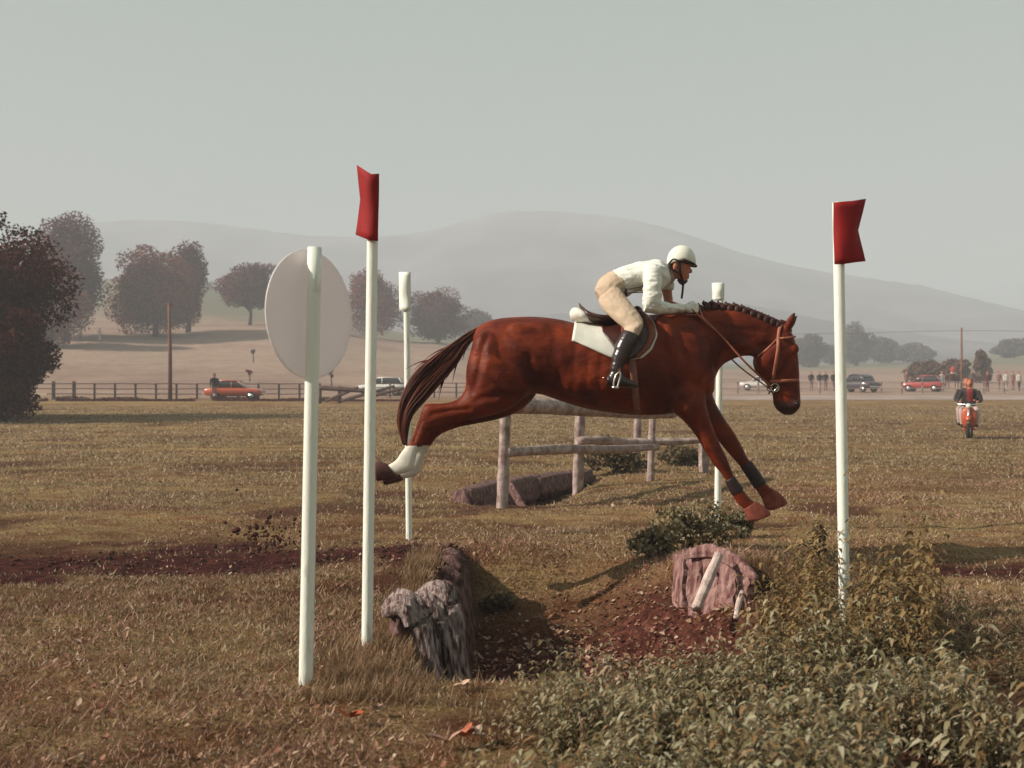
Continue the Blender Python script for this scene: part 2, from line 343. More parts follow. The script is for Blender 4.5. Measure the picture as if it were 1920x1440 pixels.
def ground_material():
    m = bpy.data.materials.new('meadow_ground'); m.use_nodes = True; n = m.node_tree.nodes; l = m.node_tree.links
    b = n['Principled BSDF']; b.inputs['Roughness'].default_value = 0.95; b.inputs['Specular IOR Level'].default_value = 0.08
    tc = n.new('ShaderNodeTexCoord')
    def noise(sc, det=5, rough=0.6, st=None):
        z = n.new('ShaderNodeTexNoise'); z.inputs['Scale'].default_value = sc; z.inputs['Detail'].default_value = det; z.inputs['Roughness'].default_value = rough
        if st:
            mp = n.new('ShaderNodeMapping'); mp.inputs['Scale'].default_value = st; l.new(tc.outputs['Object'], mp.inputs[0]); l.new(mp.outputs[0], z.inputs['Vector'])
        else: l.new(tc.outputs['Object'], z.inputs['Vector'])
        return z.outputs['Fac']
    def ramp(src, els):
        r = n.new('ShaderNodeValToRGB'); e = r.color_ramp.elements
        e[0].position, e[0].color = els[0][0], (*els[0][1], 1); e[1].position, e[1].color = els[-1][0], (*els[-1][1], 1)
        for p, c in els[1:-1]:
            q = e.new(p); q.color = (*c, 1)
        l.new(src, r.inputs[0]); return r.outputs[0]
    def mix(fac, a, bb, mode='MIX'):
        x = n.new('ShaderNodeMix'); x.data_type = 'RGBA'; x.blend_type = mode
        if hasattr(fac, 'links'): l.new(fac, x.inputs[0])
        else: x.inputs[0].default_value = fac
        for s, i in ((a, 6), (bb, 7)):
            if hasattr(s, 'links'): l.new(s, x.inputs[i])
            else: x.inputs[i].default_value = (*s, 1)
        return x.outputs[2]
    fine = ramp(noise(38, 6, 0.7), [(0.30, (0.10, 0.066, 0.038)), (0.5, (0.245, 0.180, 0.105)), (0.72, (0.43, 0.33, 0.215))])
    mid = ramp(noise(2.2, 6, 0.65), [(0.36, (0.72, 0.46, 0.38)), (0.50, (1.0, 0.93, 0.85)), (0.66, (1.12, 1.14, 0.95))])
    big = ramp(noise(0.16, 5, 0.6, (0.5, 1.6, 1)), [(0.35, (0.80, 0.68, 0.58)), (0.5, (1, 0.95, 0.88)), (0.66, (1.08, 1.12, 0.95))])
    mid2 = ramp(noise(0.55, 7, 0.75, (.35, 1.5, 1)), [(0.38, (0.62, 0.52, 0.46)), (0.5, (1.0, 0.96, 0.9)), (0.62, (1.28, 1.22, 1.1))])
    c = mix(1.0, mix(1.0, mix(1.0, fine, mid, 'MULTIPLY'), mid2, 'MULTIPLY'), big, 'MULTIPLY')
    # beyond the field: dry pasture
    sx = n.new('ShaderNodeSeparateXYZ'); l.new(tc.outputs['Object'], sx.inputs[0])
    mr = n.new('ShaderNodeMapRange'); mr.inputs[1].default_value = 72; mr.inputs[2].default_value = 82; l.new(sx.outputs['Y'], mr.inputs[0])
    past = ramp(noise(0.05, 6, 0.65), [(0.35, (0.25, 0.165, 0.13)), (0.55, (0.35, 0.24, 0.19)), (0.7, (0.30, 0.23, 0.16))])
    past = mix(0.5, past, ramp(noise(0.6, 6, 0.7), [(0.3, (0.55, 0.5, 0.5)), (0.7, (1.25, 1.2, 1.15))]), 'MULTIPLY')
    c = mix(mr.outputs[0], c, past)
    mr2 = n.new('ShaderNodeMapRange'); mr2.inputs[1].default_value = 175; mr2.inputs[2].default_value = 215; l.new(sx.outputs['Y'], mr2.inputs[0])
    c = mix(mr2.outputs[0], c, (0.17, 0.15, 0.10))
    at = n.new('ShaderNodeAttribute'); at.attribute_name = 'soil'
    soil = ramp(noise(9, 7, 0.7), [(0.32, (0.022, 0.005, 0.005)), (0.54, (0.065, 0.015, 0.012)), (0.78, (0.17, 0.06, 0.045))])
    c = mix(at.outputs['Fac'], c, soil)
    a2 = n.new('ShaderNodeAttribute'); a2.attribute_name = 'litter'
    shaded_litter = ramp(noise(14, 7, 0.7), [(0.3, (0.03, 0.009, 0.007)), (0.52, (0.10, 0.030, 0.021)), (0.72, (0.26, 0.10, 0.07))])  # leaf litter, its reds darkened to put the ditch's shade into the colour
    c = mix(a2.outputs['Fac'], c, shaded_litter)
    l.new(c, b.inputs['Base Color'])
    bp = n.new('ShaderNodeBump'); bp.inputs['Strength'].default_value = 0.9; bp.inputs['Distance'].default_value = 0.05
    l.new(noise(26, 7, 0.75), bp.inputs['Height']); l.new(bp.outputs[0], b.inputs['Normal'])
    return m
M['ground'] = ground_material()
tag(link('ground', me, M['ground']), kind='structure')

# hills behind
def ridge(name, prof, d, depth, base_y, m, seed, foot=None):
    prof = np.array(prof, float); pxs = np.arange(prof[0, 0], prof[-1, 0] + 1, 24.0)
    yy = np.interp(pxs, prof[:, 0], prof[:, 1]); k = np.ones(5) / 5; yy = np.convolve(np.pad(yy, 2, 'edge'), k, 'valid')
    rows = 26; V = []
    for r in range(rows):
        t = r / (rows - 1) * 1.5                      # 0 foot, 1 crest, 1.5 behind it
        dd = d - depth * (1 - t)
        h_c = CAMH + (HY - yy) / F * d; h_b = CAMH + (HY - base_y) / F * (d - depth)
        s = t ** 1.25 if t <= 1 else 1 - (t - 1) * 0.5
        x = (pxs - CX) / F * d
        z = h_b + (h_c - h_b) * s + (fbm(x * 0.02 + seed, np.full_like(x, dd * 0.02), seed, 4) - 0.5) * 0.07 * d * 0.35 * (4 * t * (1 - t) if t < 1 else 0)
        z = z + (fbm(x * 0.12, np.full_like(x, dd * 0.12), seed + 5, 3) - 0.5) * 2.4
        V.append(np.stack([x, np.full_like(x, dd), z], -1))
    V = np.array(V); n = V.shape[1]
    i = (np.arange(rows - 1)[:, None] * n + np.arange(n - 1)[None, :]).ravel(); q = np.stack([i, i + 1, i + n + 1, i + n], -1)
    me = bpy.data.meshes.new(name); me.from_pydata(V.reshape(-1, 3).tolist(), [], q.tolist())
    return tag(link(name, me, m), kind='structure')
M['hazed_forest'] = mat('hazed_forest_hill', (0.17, 0.145, 0.16), 0.95, col2=(0.085, 0.068, 0.08), scale=0.02, bump=1.0, bscale=0.12)  # forest tone paled and blued, part of the haze put into the colour
ridge('hill', [(-900, 430), (-300, 440), (0, 436), (100, 426), (170, 411), (260, 404), (400, 414), (560, 436), (680, 440), (800, 431), (860, 412), (905, 394), (960, 387), (1010, 389),
               (1070, 391), (1150, 400), (1250, 419), (1340, 452), (1420, 479), (1520, 503), (1650, 519), (1760, 540), (1850, 566), (1920, 580), (2200, 620), (3000, 600)],
      900, 330, 690, M['hazed_forest'], 3)
ridge('hill', [(-900, 640), (300, 640), (700, 620), (900, 600), (1050, 585), (1200, 566), (1320, 560), (1450, 575), (1560, 600), (1660, 618), (1780, 632), (1920, 650), (2400, 640), (3000, 640)],
      560, 150, 700, M['hazed_forest'], 11)

# ------------------------------------------------------------------ vegetation helpers
def unit(n):
    v = RNG.normal(size=(n, 3)); return v / np.linalg.norm(v, axis=1, keepdims=True)
def leaf_quads(c, size, up=0.0, aspect=0.6):
    """a bent little leaf card of two triangles at each centre"""
    n = len(c); a = unit(n); b = unit(n); b[:, 2] += up; b /= np.linalg.norm(b, axis=1, keepdims=True)
    w = np.cross(a, b); w /= np.maximum(np.linalg.norm(w, axis=1, keepdims=True), 1e-6); nrm = np.cross(a, w)
    s = (size * RNG.uniform(0.6, 1.3, n))[:, None]
    p0 = c - a * s * 0.5; p2 = c + a * s * 0.5; p1 = c + w * s * aspect * 0.5 + nrm * s * 0.12; p3 = c - w * s * aspect * 0.5 + nrm * s * 0.12
    return np.stack([p0, p1, p2, p3], 1).reshape(-1, 3)
def crown_points(center, rx, ry, rz, nblob, nleaf, seed, rb=0.34, shape=None):
    g = np.random.default_rng(seed); pts = []
    v = g.normal(size=(nblob, 3)); v /= np.linalg.norm(v, axis=1, keepdims=True); r = g.uniform(0.25, 0.92, nblob) ** 0.7
    bc = v * r[:, None]
    if shape is not None: bc = shape(bc, g)
    br = rb * g.uniform(0.6, 1.25, nblob)
    per = np.maximum((nleaf * br ** 2 / (br ** 2).sum()).astype(int), 3)
    for k in range(nblob):
        u = g.normal(size=(per[k], 3)); u /= np.linalg.norm(u, axis=1, keepdims=True)
        q = bc[k] + u * br[k] * (g.uniform(0.35, 1.12, per[k]) ** 0.6)[:, None] * np.array([1, 1, 0.8])
        pts.append(q)
    return np.concatenate(pts) * np.array([rx, ry, rz]) + np.array(center), bc * np.array([rx, ry, rz]) + np.array(center)
def make_tree(name, label, cat, base, h, rx, rz, m, nleaf=5000, leaf=0.45, seed=1, trunk=0.15, group=None, nblob=60, shape=None, ry=None, rb=0.40, low=None, part='crown'):
    base = Vector(base); t = empty(name, base, label, cat, group)
    cz = h - rz if low is None else low + rz
    P, bc = crown_points((0, 0, cz), rx, ry or rx, rz, nblob, nleaf, seed, rb, shape)
    P = P[P[:, 2] > 0.02 * h]
    o = link(part, np_mesh(part, leaf_quads(P, leaf), None, 4), m, t, smooth=False)
    bm = bmesh.new(); g = random.Random(seed)
    tr = h * 0.022 + 0.02
    tube(bm, [(0, 0, -0.3), (0.02 * h, 0, 0.2 * h), (-0.01 * h, 0, 0.45 * h), (0.01 * h, 0, 0.8 * h)], [tr * 1.5, tr * 1.05, tr * 0.8, tr * 0.25], 8, sub=3)
    for b in bc[::max(1, len(bc) // 14)]:
        s = Vector((0, 0, min(max(0.15 * h, b[2] * 0.55), 0.6 * h))); e = Vector(b); mid = (s + e) / 2 + Vector((0, 0, 0.04 * h))
        tube(bm, [s, mid, e], [tr * 0.5, tr * 0.33, tr * 0.1], 6, sub=3)
    bm_obj('trunk', bm, M['bark'], t)
    return t

L = {}
L['dark'] = leafmat('copper_leaves', [(0.035, 0.004, 0.003), (0.060, 0.008, 0.006), (0.09, 0.014, 0.008), (0.13, 0.028, 0.015)], trans=0.05, spec=.06)
L['plum'] = leafmat('plum_leaves', [(0.085, 0.024, 0.030), (0.13, 0.038, 0.042), (0.20, 0.066, 0.06)], trans=0.1, spec=.08)
L['rust'] = leafmat('rust_leaves', [(0.13, 0.032, 0.027), (0.21, 0.056, 0.042), (0.31, 0.09, 0.065)], trans=0.1, spec=.08)
L['pink'] = leafmat('pink_leaves', [(0.16, 0.045, 0.04), (0.27, 0.085, 0.065), (0.36, 0.13, 0.10)], trans=0.15)
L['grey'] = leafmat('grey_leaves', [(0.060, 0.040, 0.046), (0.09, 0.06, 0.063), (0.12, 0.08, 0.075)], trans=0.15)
L['olive'] = leafmat('olive_leaves', [(0.095, 0.045, 0.030), (0.14, 0.07, 0.045), (0.18, 0.10, 0.065)], trans=0.15)
L['nettle'] = leafmat('nettle_leaves', [(0.09, 0.062, 0.026), (0.17, 0.135, 0.064), (0.27, 0.23, 0.13), (0.42, 0.38, 0.26), (0.27, 0.155, 0.068), (0.14, 0.11, 0.05)], trans=0.22, rough=0.5)
L['nettle_y'] = leafmat('yellowing_leaves', [(0.14, 0.075, 0.03), (0.24, 0.15, 0.058), (0.34, 0.24, 0.11)], trans=0.25)
L['scrub'] = leafmat('scrub_leaves', [(0.065, 0.042, 0.020), (0.12, 0.085, 0.042), (0.21, 0.155, 0.085)], trans=0.15)
L['grass'] = leafmat('grass_blades', [(0.15, 0.105, 0.050), (0.24, 0.175, 0.088), (0.34, 0.25, 0.14), (0.52, 0.39, 0.27), (0.27, 0.13, 0.085)], trans=0.25)
L['litter'] = leafmat('dead_leaves', [(0.14, 0.045, 0.03), (0.26, 0.11, 0.07), (0.40, 0.24, 0.16), (0.22, 0.07, 0.035), (0.52, 0.38, 0.28), (0.30, 0.17, 0.09)], trans=0.15)

def on_ground(px, d):
    x = (px - CX) / F * d; return (x, d, float(gheight(np.array(x), np.array(d))))

# trees on the hillside and beyond
HT = 'trees on the pasture hill'
def px_tree(name, label, px, d, hpx, wpx, m, seed, nleaf=5000, leaf=0.42, crown=0.86, group=HT, **k):
    h = hpx / F * d; w = wpx / F * d
    return make_tree(name, label, 'tree', on_ground(px, d), h, w / 2 * .9, h * crown / 2, m, int(nleaf * 3.0), leaf * .95, seed, group=group, **k)
px_tree('broadleaf_tree', 'tall plum-coloured tree at the left end of the hillside row', 122, 142, 222, 150, L['plum'], 3, 9000, crown=0.95)
px_tree('broadleaf_tree', 'lower pinkish tree in front of the tall plum-coloured tree', 92, 132, 150, 130, L['pink'], 4, 6000, crown=0.95)
px_tree('broadleaf_tree', 'broad rusty round tree behind the wooden utility pole', 290, 150, 172, 172, L['rust'], 5, 9500, crown=0.97)
px_tree('broadleaf_tree', 'darker tree crown rising at the right shoulder of the broad rusty tree', 352, 158, 165, 80, L['plum'], 6, 4500, crown=0.9)
px_tree('broadleaf_tree', 'small spreading tree with a bare trunk left of the round disc', 468, 176, 112, 130, L['plum'], 8, 5000, crown=0.74)
px_tree('broadleaf_tree', 'reddish tree between the round disc and the nearest flag pole', 700, 188, 128, 110, L['rust'], 9, 5000, crown=0.9)
px_tree('broadleaf_tree', 'dome-shaped grey plum tree above the horse tail', 822, 190, 104, 128, L['plum'], 10, 6000, crown=0.9)
px_tree('broadleaf_tree', 'small faded tree right of the dome-shaped tree', 893, 250, 68, 60, L['grey'], 12, 2500, leaf=0.6, group='faded trees far across the valley')
FT = 'faded trees far across the valley'
for i, (px, d, hp, wp, lb) in enumerate([
    (1516, 262, 62, 66, 'faded round tree right behind the horse head'),
    (1607, 270, 76, 62, 'tallest faded tree just right of the right red flag pole'),
    (1655, 285, 46, 70, 'faded tree low beside the tallest faded tree'),
    (1712, 295, 34, 80, 'flat faded tree clump above the brown bushes'),
    (1566, 290, 36, 60, 'low faded tree behind the right red flag pole')]):
    px_tree('distant_tree', lb, px, d, hp, wp, L['grey'], 20 + i, 2600, 0.65, 0.97, FT)
px_tree('distant_tree', 'faded low tree on the pale slope near the right edge', 1893, 262, 36, 60, L['grey'], 30, 2200, 0.65, 0.97, FT)
px_tree('distant_tree', 'faded tree at the right edge of the pale slope', 1935, 250, 44, 50, L['grey'], 31, 2200, 0.65, 0.97, FT)
px_tree('field_bush', 'wide brown bush above the red car', 1733, 128, 40, 66, L['olive'], 32, 3000, 0.35, 0.97, 'brown bushes behind the parked cars')
px_tree('field_bush', 'brown bush left of the pointed tree', 1788, 126, 42, 62, L['olive'], 33, 3000, 0.35, 0.97, 'brown bushes behind the parked cars')
def cone(bc, g):
    z = bc[:, 2]; k = np.clip((1 - z) / 2, 0.08, 1) ** 0.9
    bc[:, 0] *= k * 1.2; bc[:, 1] *= k * 1.2; return bc
make_tree('conifer_tree', 'pointed brownish tree beside the power pole on the right', 'tree', on_ground(1840, 124), 64 / F * 124, 24 / F * 124, 64 / F * 124 * 0.5, L['olive'], 4000, 0.34, 35, shape=cone, rb=0.26)

# the big dark trees at the left edge
g0 = on_ground(-105, 44)
make_tree('copper_beech', 'large dark copper tree cut off by the left edge of the picture', 'tree', g0, 9.3, 4.9, 4.65, L['dark'], 85000, 0.17, 41, nblob=130, rb=0.25)
make_tree('copper_beech', 'dark lower boughs of the copper bush at the left edge beside the cream rail', 'bush', on_ground(-15, 41), 4.6, 2.3, 2.3, L['dark'], 26000, 0.15, 43, nblob=60, rb=0.27)

# saplings on the pasture
for i, (px, d, h, lb) in enumerate([(475, 118, 1.9, 'dark sapling upper of two in the pasture left of the disc'), (468, 96, 1.6, 'sparse reddish sapling just above the orange car'),
                                    (621, 92, 1.9, 'staked sapling right of the disc pole')]):
    make_tree('sapling', lb, 'sapling', on_ground(px, d), h * .8, 0.26 + 0.14 * (i == 1), 0.36, L['plum' if i != 1 else 'rust'], 110, 0.20, 50 + i, nblob=7, group='young trees in the pasture')

# ------------------------------------------------------------------ flags, disc
def pole_pts(pts, d, bury=0.35):
    (x0, y0), (x1, y1) = pts; a, b = W(x0, y0, d), W(x1, y1, d)
    return a - (b - a).normalized() * bury, b
def course_flag(label, base, top, d, r, flag_rows, fm, group, thick=0.004):
    a, b = pole_pts((base, top), d); t = empty('course_flag', W(*base, d), label, 'flag', group)
    bm = bmesh.new(); tube(bm, [a + (b - a) * k / 12 for k in range(13)], r, 14)
    bm_obj('pole', bm, M['white'], t, local='world')
    # cloth: rows of (px,py,depth offset) from hoist to fly
    bm = bmesh.new(); top_r = [W(p[0], p[1], d + p[2]) for p in flag_rows[0]]; bot_r = [W(p[0], p[1], d + p[2]) for p in flag_rows[1]]
    n = 10; grid = []
    for tr, br, nf in zip(top_r, bot_r, flag_rows[2]):
        row = []
        for k in range(n + 1):
            u = k / n; p = tr.lerp(br, u); p = p + Vector((nf * (1 - abs(2 * u - 1)), 0, 0)); p.y += 0.006 * math.sin(u * 7 + tr.x * 30); row.append(bm.verts.new(p))
        grid.append(row)
    for r0, r1 in zip(grid[:-1], grid[1:]):
        for k in range(n): bm.faces.new((r0[k], r0[k + 1], r1[k + 1], r1[k]))
    fo = bm_obj('flag', bm, fm, t, local='world'); s = fo.modifiers.new('thickness', 'SOLIDIFY'); s.thickness = thick; s.offset = 0
    return t
R_ = 0.0275
course_flag('white pole with a red swallowtail flag curling left, behind the hind hoof', (688, 1212), (700, 330), 5.29, R_,
    ([(711, 326, -0.034), (697, 327, -0.040), (688, 322, -0.03), (669, 309, 0.06)], [(709, 452, -0.034), (695, 451, -0.040), (686, 448, -0.03), (667, 440, 0.06)], [0, 0, 0, 0.022]), M['red'], 'course flags')
course_flag('white pole with a red swallowtail flag standing in the weeds at the right', (1584, 1180), (1571, 380), 6.1, 0.031,
    ([(1562, 380, -0.036), (1580, 378, -0.040), (1600, 376, -0.03), (1623, 373, 0.0)], [(1564, 496, -0.036), (1582, 495, -0.040), (1602, 492, -0.03), (1622, 490, 0.0)], [0, 0, -0.01, -0.04]), M['red'], 'course flags')
course_flag('farther white pole with a small white flag behind the horse tail', (767, 1010), (762, 512), 9.52, 0.028,
    ([(770, 510, -0.034), (762, 510, -0.04), (754, 510, -0.03), (748, 510, 0.02)], [(770, 582, -0.034), (762, 582, -0.04), (754, 582, -0.03), (749, 582, 0.02)], [0, 0, 0, 0]), M['white'], 'course flags')
course_flag('farther white pole with a small white flag behind the horse neck', (1345, 998), (1351, 532), 10.0, 0.031,
    ([(1358, 530, -0.034), (1350, 530, -0.04), (1342, 530, -0.03), (1335, 531, 0.02)], [(1358, 562, -0.034), (1350, 562, -0.04), (1342, 562, -0.03), (1336, 562, 0.02)], [0, 0, 0, 0]), M['white'], 'course flags')
# the disc, its back turned to us
t = empty('marker_disc', W(573, 1292, 4.5), 'round white board on a white post in front of the flag poles', 'sign')
a, b = pole_pts(((573, 1292), (590, 464)), 4.5)
bm = bmesh.new(); tube(bm, [a + (b - a) * k / 12 for k in range(13)], 0.030, 16); bm_obj('post', bm, M['white'], t, local='world')
bm = bmesh.new(); ang = math.radians(60); c = W(579, 587, 4.5) + Vector((0, 0.075, 0))
n_ = Vector((math.sin(ang), -math.cos(ang), 0)); u_ = Vector((math.cos(ang), math.sin(ang), 0)); R = 0.277
c = c - n_ * 0.01
rings = []
for off, rr in ((0.006, 0.02), (0.006, R * 0.5), (0.006, R - 0.004), (0.003, R), (-0.003, R), (-0.006, R - 0.004), (-0.006, R * 0.5), (-0.006, 0.02)):
    rings.append([c + n_ * off + (u_ * math.cos(2 * math.pi * i / 64) + Vector((0, 0, 1)) * math.sin(2 * math.pi * i / 64)) * rr for i in range(64)])
add_rings(bm, rings); bm_obj('disc', bm, M['disc'], t, local='world', smooth=False)

# ------------------------------------------------------------------ ditch timbers
def rough_log(bm, pts, rad, seed, nseg=14, amp=0.22, flat=0.75):
    g = random.Random(seed); nseg = int(nseg * 1.6); rid = [1 + amp * (g.random() - 0.5) * 2 for _ in range(nseg)]; jag = [g.uniform(-.5, .5) * amp for _ in range(nseg)]
    P = [list(p) + [r] for p, r in zip(pts, rad)]; m = (len(P) - 1) * 6; rings = []
    for k in range(m + 1):
        q = catmull(P, k / 6); p = Vector(q[:3]); q2 = catmull(P, min((k + 0.5) / 6, len(P) - 1.0001)); q0 = catmull(P, max((k - 0.5) / 6, 0))
        ax = (Vector(q2[:3]) - Vector(q0[:3])).normalized(); u, v = frame(ax); en = (1 if k == m else 0) - (1 if k == 0 else 0); wob = math.sin(k * .9 + seed)
        rings.append([p + ax * (en * jag[i] * q[3] * 2) + (u * math.cos(2 * math.pi * i / nseg) * flat + v * math.sin(2 * math.pi * i / nseg)) * q[3] * rid[i] * (1 + (0.06 + .35 * amp) * (g.random() - 0.5) + .05 * wob) for i in range(nseg)])
    add_rings(bm, rings)
t = empty('ditch_revetment', (-0.45, 6.6, 0), 'weathered leaning timbers along the take-off side of the ditch', 'timbers')
specs = [ # d, top x, top z, rad
    (5.42, -0.555, 0.20, 0.075), (5.53, -0.490, 0.13, 0.040), (5.66, -0.465, 0.17, 0.060), (5.84, -0.415, 0.19, 0.075), (6.02, -0.43, 0.10, 0.045), (6.25, -0.46, 0.02, 0.05),
    (6.62, -0.46, 0.03, 0.055), (6.84, -0.45, 0.06, 0.06), (7.05, -0.45, 0.04, 0.05), (7.27, -0.46, 0.075, 0.065), (7.5, -0.47, 0.06, 0.055), (7.74, -0.47, 0.09, 0.065), (8.0, -0.47, 0.10, 0.07)]
for i, (d, x, z, r) in enumerate(specs):
    z -= .02 if i < 4 else .045; r *= .9
    bm = bmesh.new(); j = random.Random(i); e = j.uniform(-0.02, 0.02)
    rough_log(bm, [(x - 0.10, d + 0.05, z - 0.05), (x, d, z), (x + 0.08, d - 0.03, z - 0.08), (x + 0.12 + e, d - 0.06, z - 0.28), (x + 0.18 + e, d - 0.08, z - 0.62)],
              [r * 0.5, r * 0.9, r, r * 0.95, r * 0.8], 60 + i, amp=.34)
    bm_obj('timber', bm, M['wood_old'] if i < 4 else M['wood_dark'], t, local='world')
bm = bmesh.new(); rough_log(bm, [W(738, 1172, 5.45), W(762, 1176, 5.5), W(800, 1192, 5.55)], [0.055, 0.065, 0.06], 88); bm_obj('log', bm, M['wood_dark'], t, local='world')

t = empty('ditch_board', (1.4, 7.0, 0), 'pinkish rotten boards with a pale stake on the landing side of the ditch', 'boards')
def slab(bm, p0, p1, p2, p3, thick, seed, nx_=10, nz_=8):
    g = random.Random(seed); n = (Vector(p1) - Vector(p0)).cross(Vector(p3) - Vector(p0)).normalized(); grid = []
    fr, bk = [], []
    for i in range(nx_ + 1):
        for k in range(nz_ + 1):
            u, v = i / nx_, k / nz_; p = Vector(p0).lerp(Vector(p1), u).lerp(Vector(p3).lerp(Vector(p2), u), v)
            e = (v in (0, 1)) or (u in (0, 1))
            p += Vector((g.uniform(-1, 1), g.uniform(-1, 1), g.uniform(-1, 1))) * (0.014 if e else 0.007)
            fr.append(bm.verts.new(p + n * thick / 2)); bk.append(bm.verts.new(p - n * thick / 2))
    m = nz_ + 1
    for i in range(nx_):
        for k in range(nz_):
            a = i * m + k; bm.faces.new((fr[a], fr[a + m], fr[a + m + 1], fr[a + 1])); bm.faces.new((bk[a], bk[a + 1], bk[a + m + 1], bk[a + m]))
    edge = [i * m for i in range(nx_ + 1)] + [nx_ * m + k for k in range(1, m)] + [i * m + nz_ for i in range(nx_ - 1, -1, -1)] + [k for k in range(nz_ - 1, 0, -1)]
    for a, b in zip(edge, edge[1:] + edge[:1]): bm.faces.new((fr[a], bk[a], bk[b], fr[b]))
for i, (x0, x1, yt0, yt1, d0_, d1_) in enumerate([(1266, 1288, 1026, 1016, 7.42, 7.25), (1294, 1318, 1014, 1012, 7.2, 7.1), (1320, 1350, 1015, 1018, 7.08, 6.97), (1351, 1383, 1022, 1038, 6.96, 6.82), (1385, 1408, 1050, 1068, 6.8, 6.68)]):
    bm = bmesh.new(); slab(bm, W(x0 - 2, 1200, d0_ - .2), W(x1 - 2, 1202, d1_ - .2), W(x1, yt1 + 14 + 5 * (i % 2), d1_), W(x0, yt0 + 18 - 4 * (i % 2), d0_), 0.045, i, 5, 16); bm_obj('board', bm, M['wood_pink'], t, local='world', smooth=False)
bm = bmesh.new(); rough_log(bm, [W(1288, 1042, 7.12), W(1335, 1034, 7.0), W(1385, 1057, 6.78), W(1418, 1086, 6.6)], [0.025, 0.045, 0.04, 0.02], 5); bm_obj('log', bm, M['wood_pink'], t, local='world')
bm = bmesh.new(); rough_log(bm, [W(1348, 1040, 6.74), W(1327, 1088, 6.6), W(1305, 1142, 6.45)], [0.028, 0.033, 0.031], 9, amp=0.1, flat=1); bm_obj('stake', bm, M['wood_pale'], t, local='world')
bm = bmesh.new(); rough_log(bm, [W(1392, 1110, 6.4), W(1384, 1135, 6.3), W(1380, 1160, 6.25)], [0.015, 0.017, 0.015], 10, amp=0.1, flat=1); bm_obj('stake', bm, M['wood_pale'], t, local='world')

# ------------------------------------------------------------------ log fence behind the horse
t = empty('log_jump', W(942, 950, 12.5), 'weathered round-log jump with posts and rails behind the horse', 'jump')
for i, (bx, by, tx, ty, d, r) in enumerate([(941, 952, 948, 758, 12.45, 0.066), (1083, 912, 1088, 762, 15.5, 0.076), (1193, 892, 1196, 765, 18.2, 0.064), (1219, 906, 1224, 768, 16.3, 0.062), (1321, 893, 1318, 815, 18.2, 0.085)]):
    bm = bmesh.new(); a, b = W(bx, by, d), W(tx, ty, d); a = a - (b - a).normalized() * 0.4
    rough_log(bm, [a, a.lerp(b, 0.35), a.lerp(b, 0.7), b], [r * 1.05, r, r * 0.95, r * 0.9], 120 + i, amp=0.12, flat=1); bm_obj('post', bm, M['wood'], t, local='world')
for i, (p, q, r) in enumerate([((940, 760, 12.25), (1262, 774, 16.1), 0.092), ((950, 848, 12.42), (1232, 838, 16.15), 0.058), ((1086, 826, 15.3), (1226, 830, 16.1), 0.055), ((1150, 832, 17.7), (1330, 824, 18.1), 0.058)]):
    bm = bmesh.new(); a, b = W(*p), W(*q)
    rough_log(bm, [a, a.lerp(b, 0.33) + Vector((0, 0, 0.015)), a.lerp(b, 0.66) - Vector((0, 0, 0.01)), b], [r, r * 1.05, r * 0.97, r * 0.9], 140 + i, amp=0.1, flat=1); bm_obj('rail', bm, M['wood'], t, local='world')
for i, (p, q, r) in enumerate([((868, 940, 13.3), (1010, 905, 16.0), 0.20), ((1000, 910, 15.6), (1100, 892, 17.6), 0.17), ((955, 900, 13.4), (985, 950, 12.9), 0.05)]):
    bm = bmesh.new(); a, b = W(*p), W(*q); a.z -= 0.05; b.z -= 0.05
    rough_log(bm, [a, a.lerp(b, 0.4), a.lerp(b, 0.75), b], [r, r * 1.05, r * 0.95, r * 0.9], 160 + i, amp=0.2, flat=0.9); bm_obj('ground_log', bm, M['wood_dark'], t, local='world')

# ------------------------------------------------------------------ the horse
D0 = 7.9
bm = bmesh.new()
loft(bm, [(888, 628, 880, 705, .10), (899, 610, 888, 730, .19), (930, 598, 922, 748, .265), (970, 594, 965, 752, .295), (1010, 594, 1003, 738, .295), (1050, 599, 1045, 750, .29),
          (1085, 607, 1085, 763, .305), (1130, 611, 1130, 772, .315), (1180, 604, 1180, 778, .305), (1225, 590, 1222, 779, .275), (1265, 585, 1258, 776, .245), (1297, 588, 1298, 768, .235),
          (1320, 605, 1325, 752, .195), (1332, 645, 1338, 735, .11)], D0, 28)
loft(bm, [(1215, 590, 1318, 755, .18), (1265, 585, 1336, 722, .165), (1312, 580, 1350, 690, .13), (1350, 577, 1372, 675, .11), (1390, 581, 1393, 668, .095), (1425, 594, 1409, 668, .085),
          (1450, 604, 1420, 673, .075), (1464, 610, 1434, 680, .06)], D0, 24)
loft(bm, [(1466, 604, 1442, 634, .05), (1485, 625, 1428, 650, .088), (1492, 648, 1415, 672, .10), (1496, 672, 1414, 691, .095), (1498, 697, 1425, 707, .08), (1499, 717, 1438, 722, .064),
          (1500, 737, 1448, 738, .056), (1501, 755, 1450, 756, .060), (1498, 767, 1457, 769, .05), (1486, 778, 1470, 778, .02)], D0, 22, ex=2.3)
